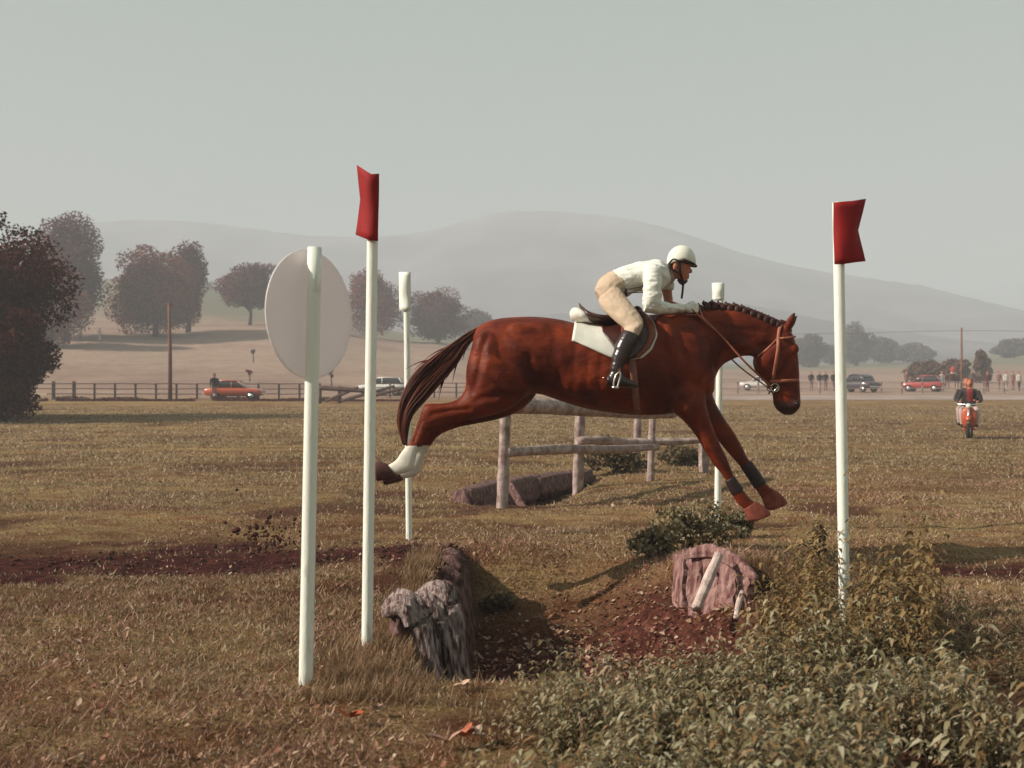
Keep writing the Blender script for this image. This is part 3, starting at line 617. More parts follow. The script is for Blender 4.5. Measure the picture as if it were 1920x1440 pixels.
for s in (-1, 1):
    # muscles: haunch, stifle, shoulder, forearm, jaw, neck
    def el(px, py, off, r, ang=0):
        ball(bm, W(px, py, D0) + Vector((0, s * off, 0)), r, Matrix.Rotation(ang, 3, 'Y'), 20)
    el(920, 678, .165, (.14, .135, .22), -0.15); el(962, 694, .17, (.11, .12, .17), 0.45); el(985, 636, .19, (.16, .07, .10), 0.3)
    el(1286, 690, .13, (.13, .12, .22), -0.35); el(1250, 655, .15, (.10, .11, .26), -0.3); el(1270, 745, .14, (.13, .10, .10), 0.5)
    el(1436, 676, .055, (.085, .055, .095), 0.4); el(1365, 640, .06, (.24, .055, .075), 0.35); el(1484, 655, .066, (.04, .025, .045)); el(1490, 757, .035, (.035, .035, .045)); el(1130, 700, .17, (.42, .15, .20), 0)
    # ears
    e0 = W(1474, 612, D0) + Vector((0, s * .05, 0)); tip = (W(1485, 587, D0) if s < 0 else W(1499, 590, D0)) + Vector((0, s * .075, 0)); e0.x += .03 * (s > 0)
    tube(bm, [e0 - Vector((0.01, 0, 0.03)), e0.lerp(tip, 0.3), e0.lerp(tip, 0.65), tip], [.022, .030, .022, .008], 10, sub=3)
    # hind leg
    k = 0 if s < 0 else 1; dx, dy = (0, 0) if s < 0 else (13, 7)
    A = [(1003, 715, 885, 645, .15), (986, 742, 874, 690, .15), (961, 764, 872, 728, .125), (926, 778, 856, 749, .095), (884, 787, 830, 756, .068), (850, 794, 806, 756, .052), (826, 802, 794, 760, .048),
         (808, 812, 785, 785, .040), (796, 828, 776, 810, .030), (784, 846, 764, 832, .028), (780, 863, 752, 847, .031), (774, 881, 742, 862, .032), (755, 889, 731, 869, .028), (742, 892, 724, 872, .027)]
    loft(bm, [(a + dx, b_ + dy, c_ + dx, d_ + dy, w, (1 - i / 13) * 0.02 * s) for i, (a, b_, c_, d_, w) in enumerate(A)], D0 + s * .15, 16)
    # foreleg
    if s < 0:
        A = [(1316, 690, 1252, 690, .10), (1322, 745, 1258, 764, .10), (1330, 780, 1279, 787, .08), (1341, 812, 1301, 812, .058), (1353, 838, 1321, 845, .048), (1364, 860, 1336, 869, .045), (1371, 880, 1350, 886, .038),
             (1379, 896, 1363, 904, .031), (1391, 914, 1371, 924, .031), (1403, 930, 1380, 941, .037), (1411, 938, 1389, 950, .031), (1420, 943, 1397, 957, .033)]
    else:
        A = [(1330, 700, 1275, 700, .10), (1338, 745, 1285, 768, .09), (1357, 782, 1314, 795, .068), (1378, 812, 1345, 826, .050), (1394, 842, 1368, 853, .045), (1402, 858, 1382, 868, .038), (1414, 873, 1395, 885, .031),
             (1426, 890, 1408, 902, .031), (1437, 907, 1418, 919, .037), (1445, 914, 1425, 930, .031), (1453, 920, 1429, 938, .033)]
    loft(bm, A, D0 + s * .13, 16)
horse_me = fuse(bm, 0.0105, 8)
# muscle lines: shallow grooves and ridges along traced lines, on both flanks
def px_of(c):
    d = c[:, 1]; return CX + c[:, 0] / d * F, HY + (CAMH - c[:, 2]) / d * F
def groove(me, lines):
    n = len(me.vertices); co = np.empty(n * 3, np.float32); me.vertices.foreach_get('co', co); co = co.reshape(-1, 3).astype(float)
    nr = np.empty(n * 3, np.float32); me.vertex_normals.foreach_get('vector', nr); nr = nr.reshape(-1, 3)
    px = CX + co[:, 0] / D0 * F; py = HY + (CAMH - co[:, 2]) / D0 * F; disp = np.zeros(n)
    for dep, w, P in lines:
        dm = np.full(n, 1e9)
        for (x0, y0), (x1, y1) in zip(P[:-1], P[1:]):
            dx, dy = x1 - x0, y1 - y0; t_ = np.clip(((px - x0) * dx + (py - y0) * dy) / (dx * dx + dy * dy), 0, 1); dm = np.minimum(dm, np.hypot(px - x0 - t_ * dx, py - y0 - t_ * dy))
        disp -= dep * np.exp(-(dm / w) ** 2)
    disp *= np.clip(np.abs(nr[:, 1]) * 1.6 - .2, 0, 1)
    disp += (fbm(co[:, 0] * 9 + co[:, 1] * 3, co[:, 2] * 9, 8, 3) - .5) * .012 * np.clip(np.abs(nr[:, 1]) * 1.4, 0, 1)
    me.vertices.foreach_set('co', (co + nr * disp[:, None]).astype(np.float32).ravel()); me.update()
groove(horse_me, [(.016, 7, [(915, 632), (903, 665), (898, 700), (886, 735)]), (.026, 10, [(1004, 742), (992, 712), (988, 676)]), (.012, 7, [(975, 745), (940, 742), (895, 750)]), (.010, 10, [(940, 640), (955, 665), (975, 690)]),
    (.018, 9, [(1236, 612), (1238, 660), (1252, 712), (1262, 752)]), (.014, 8, [(1332, 690), (1305, 715), (1278, 755)]), (.014, 7, [(1348, 690), (1388, 661), (1424, 652)]), (.015, 9, [(1296, 592), (1310, 640), (1330, 688)]), (.010, 7, [(1262, 640), (1280, 690), (1290, 720)]),
    (.014, 4, [(1456, 636), (1434, 653), (1414, 672)]), (.010, 5, [(1474, 672), (1464, 696), (1455, 716)]), (-.008, 4, [(1484, 682), (1474, 704)]), (.008, 4, [(1466, 640), (1478, 648)]), (.011, 5, [(815, 776), (846, 770), (882, 767)]), (.009, 4, [(793, 790), (780, 825)]),
    (.008, 4, [(1312, 792), (1328, 826), (1346, 856)]), (.008, 4, [(1375, 890), (1388, 918)]), (-.006, 4, [(1455, 745), (1462, 765)]), (.006, 4, [(1462, 748), (1476, 772)]), (.008, 12, [(1040, 622), (1035, 680), (1050, 735)]), (.005, 6, [(1075, 650), (1068, 745)]), (.005, 6, [(1098, 665), (1092, 752)]), (.005, 6, [(1121, 675), (1116, 758)]),
    (.006, 7, [(1320, 610), (1375, 620), (1430, 622)])])
horse = link('horse', horse_me, [M['coat'], M['sock'], M['muzzle'], M['hoof']])
tag(horse, 'chestnut horse in mid leap over the ditch, forelegs reaching down', 'horse')
def px_of(c):
    d = c[:, 1]; return CX + c[:, 0] / d * F, HY + (CAMH - c[:, 2]) / d * F
def coat_slots(c):
    px, py = px_of(c); w = (fbm(c[:, 0] * 30, c[:, 2] * 30, 4, 3) - 0.5) * 14
    out = np.zeros(len(c))
    out[(px < 830) & (py > 836 + w * 0.6)] = 1
    out[(px > 1440) & (py > 752 + w) & (py < 790) & (px < 1510)] = 2
    out[(px > 1485) & (py < 600)] = 2
    return out
slots(horse_me, coat_slots)
dg = bpy.context.evaluated_depsgraph_get()
HB = BVHTree.FromObject(horse, dg)
def hit(px, py, off=0.0, default=D0):
    """the point of the horse's side seen behind a picture point, lifted `off` towards the viewer"""
    o = Vector((0, 0, CAMH)); d = (W(px, py, 1.0) - o).normalized(); r = HB.ray_cast(o, d)
    if r[0] is None or r[0].y > D0 + 0.05: p = W(px, py, default)
    else: p = r[0]
    return p - d * off
mirror = lambda p: Vector((p.x, 2 * D0 - p.y, p.z))

# hooves
def hoof(st, off, m):
    b = bmesh.new(); loft(b, st, D0 + off, 16, 3, ex=2.2); bm_obj('hoof', b, m, horse)
hoof([(1416, 940, 1394, 954, .036), (1428, 947, 1398, 965, .045), (1439, 955, 1401, 975, .052), (1445, 963, 1405, 977, .054), (1443, 966, 1408, 978, .05)], -.13, M['hoof'])
hoof([(1450, 917, 1428, 934, .036), (1461, 924, 1432, 945, .045), (1471, 934, 1436, 953, .052), (1476, 942, 1441, 956, .054), (1474, 945, 1444, 957, .05)], .13, M['hoof'])
hoof([(744, 893, 724, 869, .034), (730, 898, 718, 867, .043), (716, 901, 710, 866, .050), (708, 902, 705, 867, .052), (706, 900, 704, 869, .048)], -.15, M['hoof_dark'])
hoof([(757, 900, 737, 876, .034), (743, 905, 731, 874, .043), (729, 908, 723, 873, .050), (721, 909, 718, 874, .052), (719, 907, 717, 876, .048)], .15, M['hoof_dark'])
# boots on the fetlocks
def leg_boot(st, off):
    b = bmesh.new(); loft(b, st, D0 + off, 18, 3); bm_obj('leg_boot', b, M['cloven'], horse)
leg_boot([(1377, 892, 1359, 902, .037), (1384, 902, 1364, 913, .038), (1392, 913, 1370, 925, .038), (1394, 917, 1373, 929, .036)], -.13)
leg_boot([(1409, 864, 1388, 876, .037), (1417, 875, 1396, 888, .038), (1427, 889, 1407, 904, .038), (1436, 903, 1414, 916, .038)], .13)
# eyes, nostrils
for s in (-1, 1):
    b = bmesh.new(); p = hit(1486, 660, -0.012)
    if s > 0: p = mirror(p)
    ball(b, p, (.017, .014, .019)); bm_obj('eye', b, M['eye'], horse)
    b = bmesh.new(); p = hit(1494, 757, -0.004)
    if s > 0: p = mirror(p)
    ball(b, p, (.012, .010, .017), Matrix.Rotation(0.5, 3, 'Y')); bm_obj('nostril', b, M['eye'], horse)
# tail: a bundle of hair locks
b = bmesh.new(); g = random.Random(5)
def tail_lock(tx, ty0, spread, r, end):
    pass
up = [(902, 611), (872, 627), (838, 651), (804, 675), (774, 703), (753, 745), (745, 790), (755, 834)]
lo = [(898, 624), (876, 650), (856, 683), (832, 712), (800, 748), (774, 778), (765, 808), (764, 836)]
for k in range(560):
    u = g.random(); e = g.uniform(0.45, 1.0) if g.random() < 0.45 else 1.0; off0 = g.uniform(-.035, .035); off1 = g.gauss(0, .055); n = int(len(up) * e + 0.999); n = max(4, n)
    pts = []
    for i in range(n):
        f = i / (len(up) - 1); v = min(max(u + g.uniform(-.06, .06), 0), 1)
        px = up[i][0] * (1 - v) + lo[i][0] * v; py = up[i][1] * (1 - v) + lo[i][1] * v
        pts.append(W(px, py, D0 + off0 * (1 - f) + off1 * min(f * 2, 1)))
    rr = [0.007] + [g.uniform(.003, .006) for _ in range(n - 2)] + [0.0008]
    tube(b, pts, rr, 5, sub=4)
for k in range(9):   # stray wisps off the upper edge and inner edge
    i = g.choice([1, 2, 3, 4]); 
    if k < 3: p0 = up[i]; p1 = (up[i][0] - g.uniform(25, 45), up[i][1] + g.uniform(14, 30))
    else: p0 = lo[i]; p1 = (lo[i][0] - g.uniform(5, 25), lo[i][1] + g.uniform(20, 42))
    a_, b_ = W(*p0, D0), W(*p1, D0); tube(b, [a_, a_.lerp(b_, .5) + Vector((0, 0, .012)), b_], [.007, .004, .001], 5, sub=3)
bm_obj('tail', b, leafmat('tail_strands', [(.025, .005, .004), (.06, .013, .008), (.11, .026, .013), (.16, .042, .02)], rough=.45, trans=0.0, spec=.25), horse)
# plaited mane
crest = [(1312, 576), (1324, 571), (1337, 570), (1351, 572), (1365, 573), (1379, 574), (1393, 578), (1407, 583), (1420, 588), (1432, 593), (1444, 598), (1455, 603)]
for i, (px, py) in enumerate(crest):
    b = bmesh.new(); q = W(px, py, D0); g = random.Random(i)
    ball(b, q + Vector((0, -.008, .0)), (.036, .026, .019), Matrix.Rotation(0.35, 3, 'Y'), 12)
    ball(b, q + Vector((.006, -.035, -.03)), (.026, .022, .034), Matrix.Rotation(0.2, 3, 'Y'), 12)
    ball(b, q + Vector((-.014 + g.uniform(-.006, .006), 0, .016)), (.010, .012, .016), None, 10)
    bm_obj('mane_plait', b, M['mane'], horse)
b = bmesh.new(); tube(b, [W(p[0], p[1] + 9, D0) for p in crest], [.032] * 11 + [.022], 10, sub=2); bm_obj('mane', b, M['mane'], horse)
b = bmesh.new(); tube(b, [W(1462, 603, D0), W(1474, 610, D0), W(1484, 622, D0)], [.02, .026, .008], 8, sub=3); bm_obj('forelock', b, M['mane'], horse)

# ------------------------------------------------------------------ tack
def resample(P, n):
    P = [Vector((*p, 0)) for p in P]; L_ = [0]
    for a, b_ in zip(P[:-1], P[1:]): L_.append(L_[-1] + (b_ - a).length)
    out = []
    for k in range(n + 1):
        s = L_[-1] * k / n; i = max(j for j in range(len(L_)) if L_[j] <= s + 1e-9); i = min(i, len(P) - 2)
        u = (s - L_[i]) / max(L_[i + 1] - L_[i], 1e-9); q = P[i].lerp(P[i + 1], u); out.append((q.x, q.y))
    return out
def drape(name, A, B, off, m, parent, n=26, k=12, thick=0.012, both=True, puff=0.0):
    A, B = resample(A, n), resample(B, n); b = bmesh.new(); G = []
    for (ax, ay), (bx, by) in zip(A, B):
        G.append([hit(ax + (bx - ax) * j / k, ay + (by - ay) * j / k, off + puff * math.sin(math.pi * j / k)) for j in range(k + 1)])
    for mm in ((lambda p: p), mirror) if both else ((lambda p: p),):
        V = [[b.verts.new(mm(p)) for p in r] for r in G]
        for i in range(n):
            for j in range(k): b.faces.new((V[i][j], V[i + 1][j], V[i + 1][j + 1], V[i][j + 1]))
    o = bm_obj(name, b, m, parent); s = o.modifiers.new('thickness', 'SOLIDIFY'); s.thickness = thick; s.offset = 0
    return o
def strap(name, pts, wpx, off, m, parent, n=24, both=True, thick=0.006):
    C = resample(pts, n); A, B = [], []
    for i in range(n + 1):
        a, c = C[max(i - 1, 0)], C[min(i + 1, n)]; t_ = Vector((c[0] - a[0], c[1] - a[1])).normalized(); nn = (-t_.y, t_.x)
        A.append((C[i][0] + nn[0] * wpx / 2, C[i][1] + nn[1] * wpx / 2)); B.append((C[i][0] - nn[0] * wpx / 2, C[i][1] - nn[1] * wpx / 2))
    return drape(name, A, B, off, m, parent, n, 2, thick, both)

pad = empty('saddle_pad', W(1150, 620, D0), 'white saddle cloth under the saddle on the chestnut horse', 'saddle pad')
INV = lambda e: parent_matrix(e).inverted()
def under(o, e): o.matrix_parent_inverse = INV(e); return o
under(drape('cloth', [(1078, 602), (1110, 600), (1150, 596), (1200, 586), (1217, 592), (1226, 604), (1231, 620), (1232, 628)], [(1072, 638), (1098, 649), (1124, 661), (1146, 671), (1180, 675), (1204, 672), (1222, 656), (1231, 634)], 0.014, M['pad'], pad, 34, 16, 0.016), pad)
b = bmesh.new(); loft(b, [(1068, 586, 1071, 598, .06), (1073, 578, 1078, 604, .11), (1083, 577, 1087, 606, .14), (1094, 583, 1096, 606, .15), (1110, 590, 1112, 608, .1)], D0, 16); bm_obj('roll', b, M['pad'], pad, local='world')

sad = empty('saddle', W(1150, 600, D0), 'dark brown leather jumping saddle under the rider', 'saddle')
b = bmesh.new(); loft(b, [(1085, 567, 1094, 590, .07), (1090, 573, 1098, 603, .13), (1102, 583, 1106, 606, .165), (1120, 589, 1122, 608, .155), (1146, 591, 1146, 608, .125), (1175, 585, 1175, 604, .10), (1193, 573, 1196, 600, .085), (1203, 578, 1206, 598, .05)], D0, 20); bm_obj('seat', b, M['saddle'], sad, local='world')
under(drape('flap', [(1126, 600), (1160, 592), (1204, 584), (1218, 596), (1226, 612), (1227, 626)], [(1130, 622), (1144, 640), (1160, 664), (1178, 675), (1196, 670), (1222, 640)], 0.034, M['saddle'], sad, 28, 12, 0.014), sad)
under(drape('knee_roll', [(1203, 583), (1219, 596), (1228, 612), (1229, 630), (1218, 652), (1196, 671)], [(1201, 592), (1210, 602), (1216, 618), (1214, 636), (1204, 654), (1190, 668)], 0.045, M['leather'], sad, 24, 6, 0.012, puff=0.012), sad)
under(drape('panel', [(1090, 590), (1110, 596), (1134, 602)], [(1096, 604), (1112, 606), (1130, 616)], 0.03, M['leather'], sad, 14, 4, 0.02, puff=0.015), sad)
under(strap('girth', [(1184, 668), (1188, 700), (1191, 735), (1194, 765), (1195, 777)], 13, 0.010, M['girth'], sad, 28), sad)
for s in (-1, 1):
    b = bmesh.new(); P = lambda a, c: W(a, c, D0 - 0.46) if s < 0 else mirror(W(a, c, D0 - 0.46))
    tube(b, [P(1162, 697), P(1155, 704), P(1151, 716), P(1150, 725)], .007, 8, sub=3); tube(b, [P(1162, 697), P(1163, 706), P(1160, 718), P(1157, 727)], .007, 8, sub=3)
    tube(b, [P(1148, 726), P(1160, 727)], .010, 8); o = bm_obj('stirrup', b, M['metal'], sad, local='world')
    b = bmesh.new(); Q = lambda a, c, o_: W(a, c, D0 - o_) if s < 0 else mirror(W(a, c, D0 - o_)); tube(b, [Q(1168, 612, .30), Q(1166, 650, .345), Q(1163, 685, .40), P(1162, 697)], .010, 6, flat=0.35); bm_obj('stirrup_leather', b, M['leather'], sad, local='world')

bri = empty('bridle', W(1450, 720, D0), 'tan leather bridle and reins on the chestnut horse head', 'bridle')
under(strap('headpiece', [(1466, 606), (1461, 618), (1459, 635), (1459, 652), (1455, 680), (1449, 712)], 6, 0.008, M['strap'], bri, 26), bri)
under(strap('browband', [(1459, 634), (1472, 634), (1485, 632), (1492, 631)], 4, 0.008, M['strap'], bri, 12, both=False), bri)
under(strap('noseband', [(1443, 716), (1458, 715), (1475, 714), (1497, 713)], 6, 0.008, M['strap'], bri, 16), bri)
under(strap('throatlatch', [(1460, 632), (1448, 645), (1434, 658), (1420, 668)], 3, 0.006, M['strap'], bri, 14, both=False), bri)
for s in (-1, 1):
    b = bmesh.new(); c = hit(1453, 727, 0.012); c = c if s < 0 else mirror(c)
    ring = [c + Vector((math.cos(a) * .030, 0, math.sin(a) * .030)) for a in [2 * math.pi * k / 20 for k in range(21)]]
    tube(b, ring, .005, 6); tube(b, [c + Vector((.028, -.004 * -s, .02)), c + Vector((-.02, -.004 * -s, -.045))], .007, 6); bm_obj('bit_ring', b, M['metal'], bri, local='world')
    # rein: bit to the rider's hand, with a second strap to the neck
    f = (lambda p: p) if s < 0 else mirror
    R0 = hit(1449, 728, 0.016); R1 = hit(1400, 682, 0.03, D0 - .12); R2 = hit(1352, 630, 0.025); R3 = hit(1322, 603, 0.025); R4 = W(1297, 580, D0 - .075)
    b = bmesh.new(); tube(b, [f(p) for p in (R0, R1, R2, R3, R4)], [.011, .012, .012, .012, .011], 6, flat=0.5, sub=6); bm_obj('rein', b, M['strap'], bri, local='world')
    b = bmesh.new(); tube(b, [f(p) for p in (R2, hit(1330, 606, 0.02), hit(1312, 592, 0.02), hit(1284, 590, 0.02))], .009, 6, flat=0.5, sub=5); bm_obj('rein', b, M['strap'], bri, local='world')
    b = bmesh.new(); tube(b, [f(p) for p in (R3, hit(1316, 590, 0.02), W(1311, 576, D0 - .05))], .008, 6, flat=0.5, sub=5); bm_obj('rein', b, M['strap'], bri, local='world')

# ------------------------------------------------------------------ the rider
def wrinkle(me, amp, fx, fz, seed):
    n = len(me.vertices); co = np.empty(n * 3, np.float32); me.vertices.foreach_get('co', co); co = co.reshape(-1, 3).astype(float)
    nr = np.empty(n * 3, np.float32); me.vertex_normals.foreach_get('vector', nr); nr = nr.reshape(-1, 3)
    w = fbm(co[:, 0] * fx + co[:, 2] * fz * .6 + co[:, 1] * 4, co[:, 2] * fz - co[:, 0] * fx * .35, seed, 3); r = 1 - np.abs(2 * w - 1) * 2
    me.vertices.foreach_set('co', (co + nr * (amp * r)[:, None]).astype(np.float32).ravel()); me.update(); return me
def limbs(bm, grow=0.0, parts=('head', 'arms', 'legs', 'torso')):
    g = grow; e = grow * F / D0
    def L_(st, d=D0, **k): loft(bm, st, d, k.get('nseg', 16), 3)
    if 'torso' in parts:
        L_([(1118, 548, 1132, 572, .09), (1124, 530, 1155, 575, .15), (1136, 518, 1166, 560, .16), (1153, 511, 1173, 551, .145), (1175, 502, 1192, 543, .15), (1200, 496, 1214, 542, .16), (1220, 493, 1232, 540, .17), (1238, 495, 1246, 530, .13), (1250, 500, 1257, 522, .06)])
    for s in (-1, 1):
        if 'legs' in parts:
            L_([(1158, 535, 1124, 562, .085, s * .09), (1171, 558, 1134, 580, .08, s * .16), (1187, 579, 1153, 597, .07, s * .24), (1202, 600, 1171, 613, .06, s * .30), (1203, 612, 1173, 622, .055, s * .335),
                (1193, 634, 1168, 626, .052, s * .35), (1184, 652, 1158, 645, .05, s * .37), (1172, 675, 1150, 670, .042, s * .385), (1165, 692, 1148, 692, .036, s * .39), (1170, 708, 1142, 712, .036, s * .395)])
            L_([(1141, 706, 1139, 720, .028, s * .395), (1158, 703, 1157, 722, .036, s * .40), (1176, 712, 1176, 724, .036, s * .405), (1190, 719, 1190, 725, .025, s * .405)])
    if 'arms' in parts:
        L_([(1214, 502, 1240, 502, .05, -.16), (1211, 526, 1237, 530, .05, -.20), (1210, 552, 1237, 552, .045, -.22), (1211, 574, 1237, 572, .04, -.21)])
        L_([(1214, 568, 1212, 582, .04, -.21), (1236, 569, 1236, 584, .038, -.19), (1260, 572, 1260, 584, .032, -.14), (1284, 574, 1284, 583, .025, -.07)])
        L_([(1230, 504, 1250, 508, .05, .16), (1236, 526, 1259, 526, .045, .19), (1241, 546, 1260, 546, .04, .20), (1246, 568, 1262, 564, .036, .19)])
        L_([(1250, 560, 1248, 574, .034, .19), (1268, 567, 1267, 579, .030, .14), (1288, 573, 1288, 582, .024, .07)])
    if 'head' in parts:
        L_([(1260, 466, 1290, 468, .055), (1254, 478, 1297, 480, .075), (1254, 492, 1297, 494, .078), (1256, 502, 1294, 504, .074), (1260, 511, 1292, 512, .066), (1266, 519, 1290, 519, .052), (1273, 526, 1287, 526, .036), (1277, 530, 1283, 530, .018)], nseg=18)
        L_([(1228, 500, 1246, 536, .06), (1246, 502, 1262, 528, .055), (1258, 500, 1272, 518, .05)])
        ball(bm, W(1294, 508, D0), (.018, .015, .020), Matrix.Rotation(-0.5, 3, 'Y'), 12); ball(bm, W(1292, 500, D0), (.012, .012, .018), None, 10)
        ball(bm, W(1290, 517, D0), (.012, .022, .008), None, 10); ball(bm, W(1290, 521, D0), (.010, .019, .008), None, 10); ball(bm, W(1285, 527, D0), (.016, .02, .012), None, 10)
        for s in (-1, 1): ball(bm, W(1263, 502, D0) + Vector((0, s * .078, 0)), (.018, .012, .030), Matrix.Rotation(0.25, 3, 'Y'), 12)
bm = bmesh.new(); limbs(bm)
# hands: palm, four curled fingers, thumb
def hand_pts(s):
    c = W(1292, 579, D0) + Vector((0, s * .062, 0)); out = [('palm', c)]
    return c
def hand(bm, s, grow=0.0):
    c = hand_pts(s); ball(bm, c, (.036 + grow, .019 + grow, .034 + grow), Matrix.Rotation(0.2, 3, 'Y'), 12)
    for k in range(4):
        l = (.030, .034, .033, .026)[k]; z = .024 - k * .016; a = c + Vector((.030, s * .006, z)); 
        tube(bm, [a - Vector((.02, 0, 0)), a + Vector((.014, s * .002, -.002)), a + Vector((.018, -s * l * .7, -.006)), a + Vector((-.004, -s * l, -.008))], [.0095 + grow, .0095 + grow, .009 + grow, .007 + grow], 8, sub=3)
    a = c + Vector((-.005, -s * .008, .03)); tube(bm, [a, a + Vector((.022, -s * .014, .012)), a + Vector((.044, -s * .016, .006))], [.011 + grow, .010 + grow, .008 + grow], 8, sub=3)
for s in (-1, 1): hand(bm, s)
body = fuse(bm, 0.006, 4)
rider = link('person', body, [M['skin']]); tag(rider, 'rider in white shirt, beige breeches and white helmet crouched over the jumping horse', 'person')
# shirt
b = bmesh.new()
loft(b, [(1147, 508, 1176, 556, .165), (1160, 503, 1186, 549, .165), (1178, 497, 1199, 544, .17), (1200, 492, 1216, 546, .185), (1220, 489, 1234, 546, .195), (1236, 490, 1246, 536, .165), (1247, 496, 1255, 530, .09)], D0, 20)
loft(b, [(1212, 494, 1243, 500, .07, -.14), (1207, 524, 1240, 530, .066, -.20), (1206, 552, 1240, 552, .060, -.22), (1206, 577, 1240, 574, .052, -.21)], D0, 16)
loft(b, [(1210, 565, 1207, 585, .052, -.21), (1236, 566, 1236, 587, .050, -.19), (1260, 569, 1260, 587, .043, -.14), (1282, 572, 1282, 585, .036, -.075)], D0, 16)
loft(b, [(1228, 500, 1252, 504, .065, .14), (1234, 526, 1262, 526, .058, .19), (1239, 544, 1263, 543, .052, .20)], D0, 16)
shirt_me = wrinkle(fuse(b, 0.006, 3), .009, 9, 16, 5); o = link('shirt', shirt_me, [M['shirt']], rider)
b = bmesh.new(); loft(b, [(1240, 494, 1254, 534, .078), (1247, 494, 1261, 530, .07), (1252, 494, 1265, 526, .066)], D0, 18); bm_obj('collar', b, mat('shaded_collar', (0.42, 0.33, 0.33), 0.85, var=0.2), rider)  # grey tone paints the collar's shade into its colour
# breeches
b = bmesh.new()
loft(b, [(1116, 546, 1130, 574, .10), (1121, 528, 1154, 579, .165), (1134, 515, 1168, 563, .178), (1150, 508, 1176, 556, .168), (1156, 506, 1180, 553, .16)], D0, 20)
for s in (-1, 1):
    loft(b, [(1160, 532, 1121, 562, .10, s * .09), (1173, 556, 1132, 582, .094, s * .16), (1189, 577, 1151, 599, .082, s * .24), (1204, 598, 1170, 615, .068, s * .305), (1206, 609, 1171, 622, .062, s * .34), (1197, 632, 1169, 624, .058, s * .352)], D0, 16)
br = link('breeches', wrinkle(fuse(b, 0.006, 3), .005, 14, 10, 6), [M['breeches']], rider)
for s in (-1, 1):
    b = bmesh.new()
    loft(b, [(1198, 630, 1169, 619, .066, s * .356), (1192, 645, 1158, 637, .066, s * .372), (1180, 668, 1149, 662, .056, s * .388), (1169, 688, 1145, 687, .045, s * .395), (1168, 702, 1141, 704, .043, s * .398), (1172, 712, 1137, 720, .043, s * .398)], D0, 18)
    loft(b, [(1139, 705, 1137, 723, .034, s * .398), (1158, 700, 1157, 725, .043, s * .402), (1178, 710, 1177, 727, .043, s * .407), (1190, 717, 1190, 728, .034, s * .407), (1196, 722, 1196, 727, .018, s * .407)], D0, 16)
    bo = link('boot', wrinkle(fuse(b, 0.006, 3), .004, 8, 14, 7), [M['boot']], rider)
    b = bmesh.new(); P = lambda a, c: W(a, c, D0 + s * .345) if False else Vector((W(a, c, D0 - .345).x, D0 + s * .345, W(a, c, D0 - .345).z))
    tube(b, [P(1134, 708), P(1130, 709)], .006, 6); bm_obj('spur', b, M['metal'], rider)
# gloves
for s in (-1, 1):
    b = bmesh.new(); hand(b, s, 0.004); c = hand_pts(s); tube(b, [c - Vector((.045, -s * .004, 0)), c - Vector((.02, 0, 0))], [.030, .030], 12)
    link('glove', fuse(b, 0.005, 2), [M['shirt']], rider)
# number-cloth tapes at the side
b = bmesh.new()
for y0, y1 in ((541, 537), (549, 548)):
    tube(b, [W(1172, y0 + 2, D0 - .17), W(1185, y0, D0 - .19), W(1206, y1, D0 - .205)], [.010, .009, .009], 6, flat=0.4, sub=3)
tube(b, [W(1173, 541, D0 - .172), W(1171, 548, D0 - .172), W(1176, 553, D0 - .172)], [.014, .016, .012], 8, sub=3); tube(b, [W(1206, 534, D0 - .2), W(1207, 549, D0 - .21)], .008, 6)
bm_obj('side_tape', b, M['cloven'], rider)
# helmet
b = bmesh.new(); hc = W(1277.5, 487, D0); rings = []
for k in range(11):
    a = math.pi / 2 * (1 - k / 10) - 0.10 * (k / 10); r_ = math.cos(a); z = math.sin(a)
    rings.append([hc + Vector((math.cos(2 * math.pi * i / 28) * .108 * max(r_, .02), math.sin(2 * math.pi * i / 28) * .098 * max(r_, .02), z * .106 + (-.036 * max(0, math.cos(2 * math.pi * i / 28)) * (k / 10) ** 3) + (-.030 * max(0, -math.cos(2 * math.pi * i / 28)) * (k / 10) ** 3))) for i in range(28)])
add_rings(b, rings); hel = bm_obj('helmet', b, M['helmet'], rider)
b = bmesh.new(); pk = []
for i in range(17):
    a = math.pi * (i / 16 - 0.5); pk.append((math.cos(a), math.sin(a)))
rows = []
for rr, dz in ((0.98, -.030), (1.10, -.045)):
    rows.append([b.verts.new(hc + Vector((.108 * rr * ca, .098 * rr * sa, dz * max(ca, 0) - 0.006))) for ca, sa in pk])
for i in range(16): b.faces.new((rows[0][i], rows[0][i + 1], rows[1][i + 1], rows[1][i]))
po = bm_obj('peak', b, M['black'], hel); so = po.modifiers.new('thickness', 'SOLIDIFY'); so.thickness = .008
b = bmesh.new()
for s in (-1, 1):
    y = s * .084
    P = lambda a, c, k=1.0: Vector((W(a, c, D0).x, D0 + y * k, W(a, c, D0).z))
    tube(b, [P(1271, 490, 1.02), P(1271, 505, 1.0), P(1274, 518, .75), P(1281, 530, .2)], .0085, 6, flat=.5, sub=3)
    tube(b, [P(1252, 497, .7), P(1257, 508, 1.02), P(1272, 514, .92)], .008, 6, flat=.6, sub=3); tube(b, [P(1252, 497, .7), P(1259, 489, 1.12), P(1271, 493, 1.08), P(1290, 497, .9), P(1301, 497, .3)], .009, 6, flat=.6, sub=3)
tube(b, [W(1272, 524, D0 - .03), W(1279, 531, D0 - .02), W(1288, 526, D0 - .01)], [.012, .016, .010], 8, sub=3)
tube(b, [W(1281, 530, D0 - .03), W(1280, 545, D0 - .035), W(1278, 560, D0 - .03)], [.009, .008, .008], 6, flat=.5, sub=3)
bm_obj('chin_strap', b, M['black'], hel)
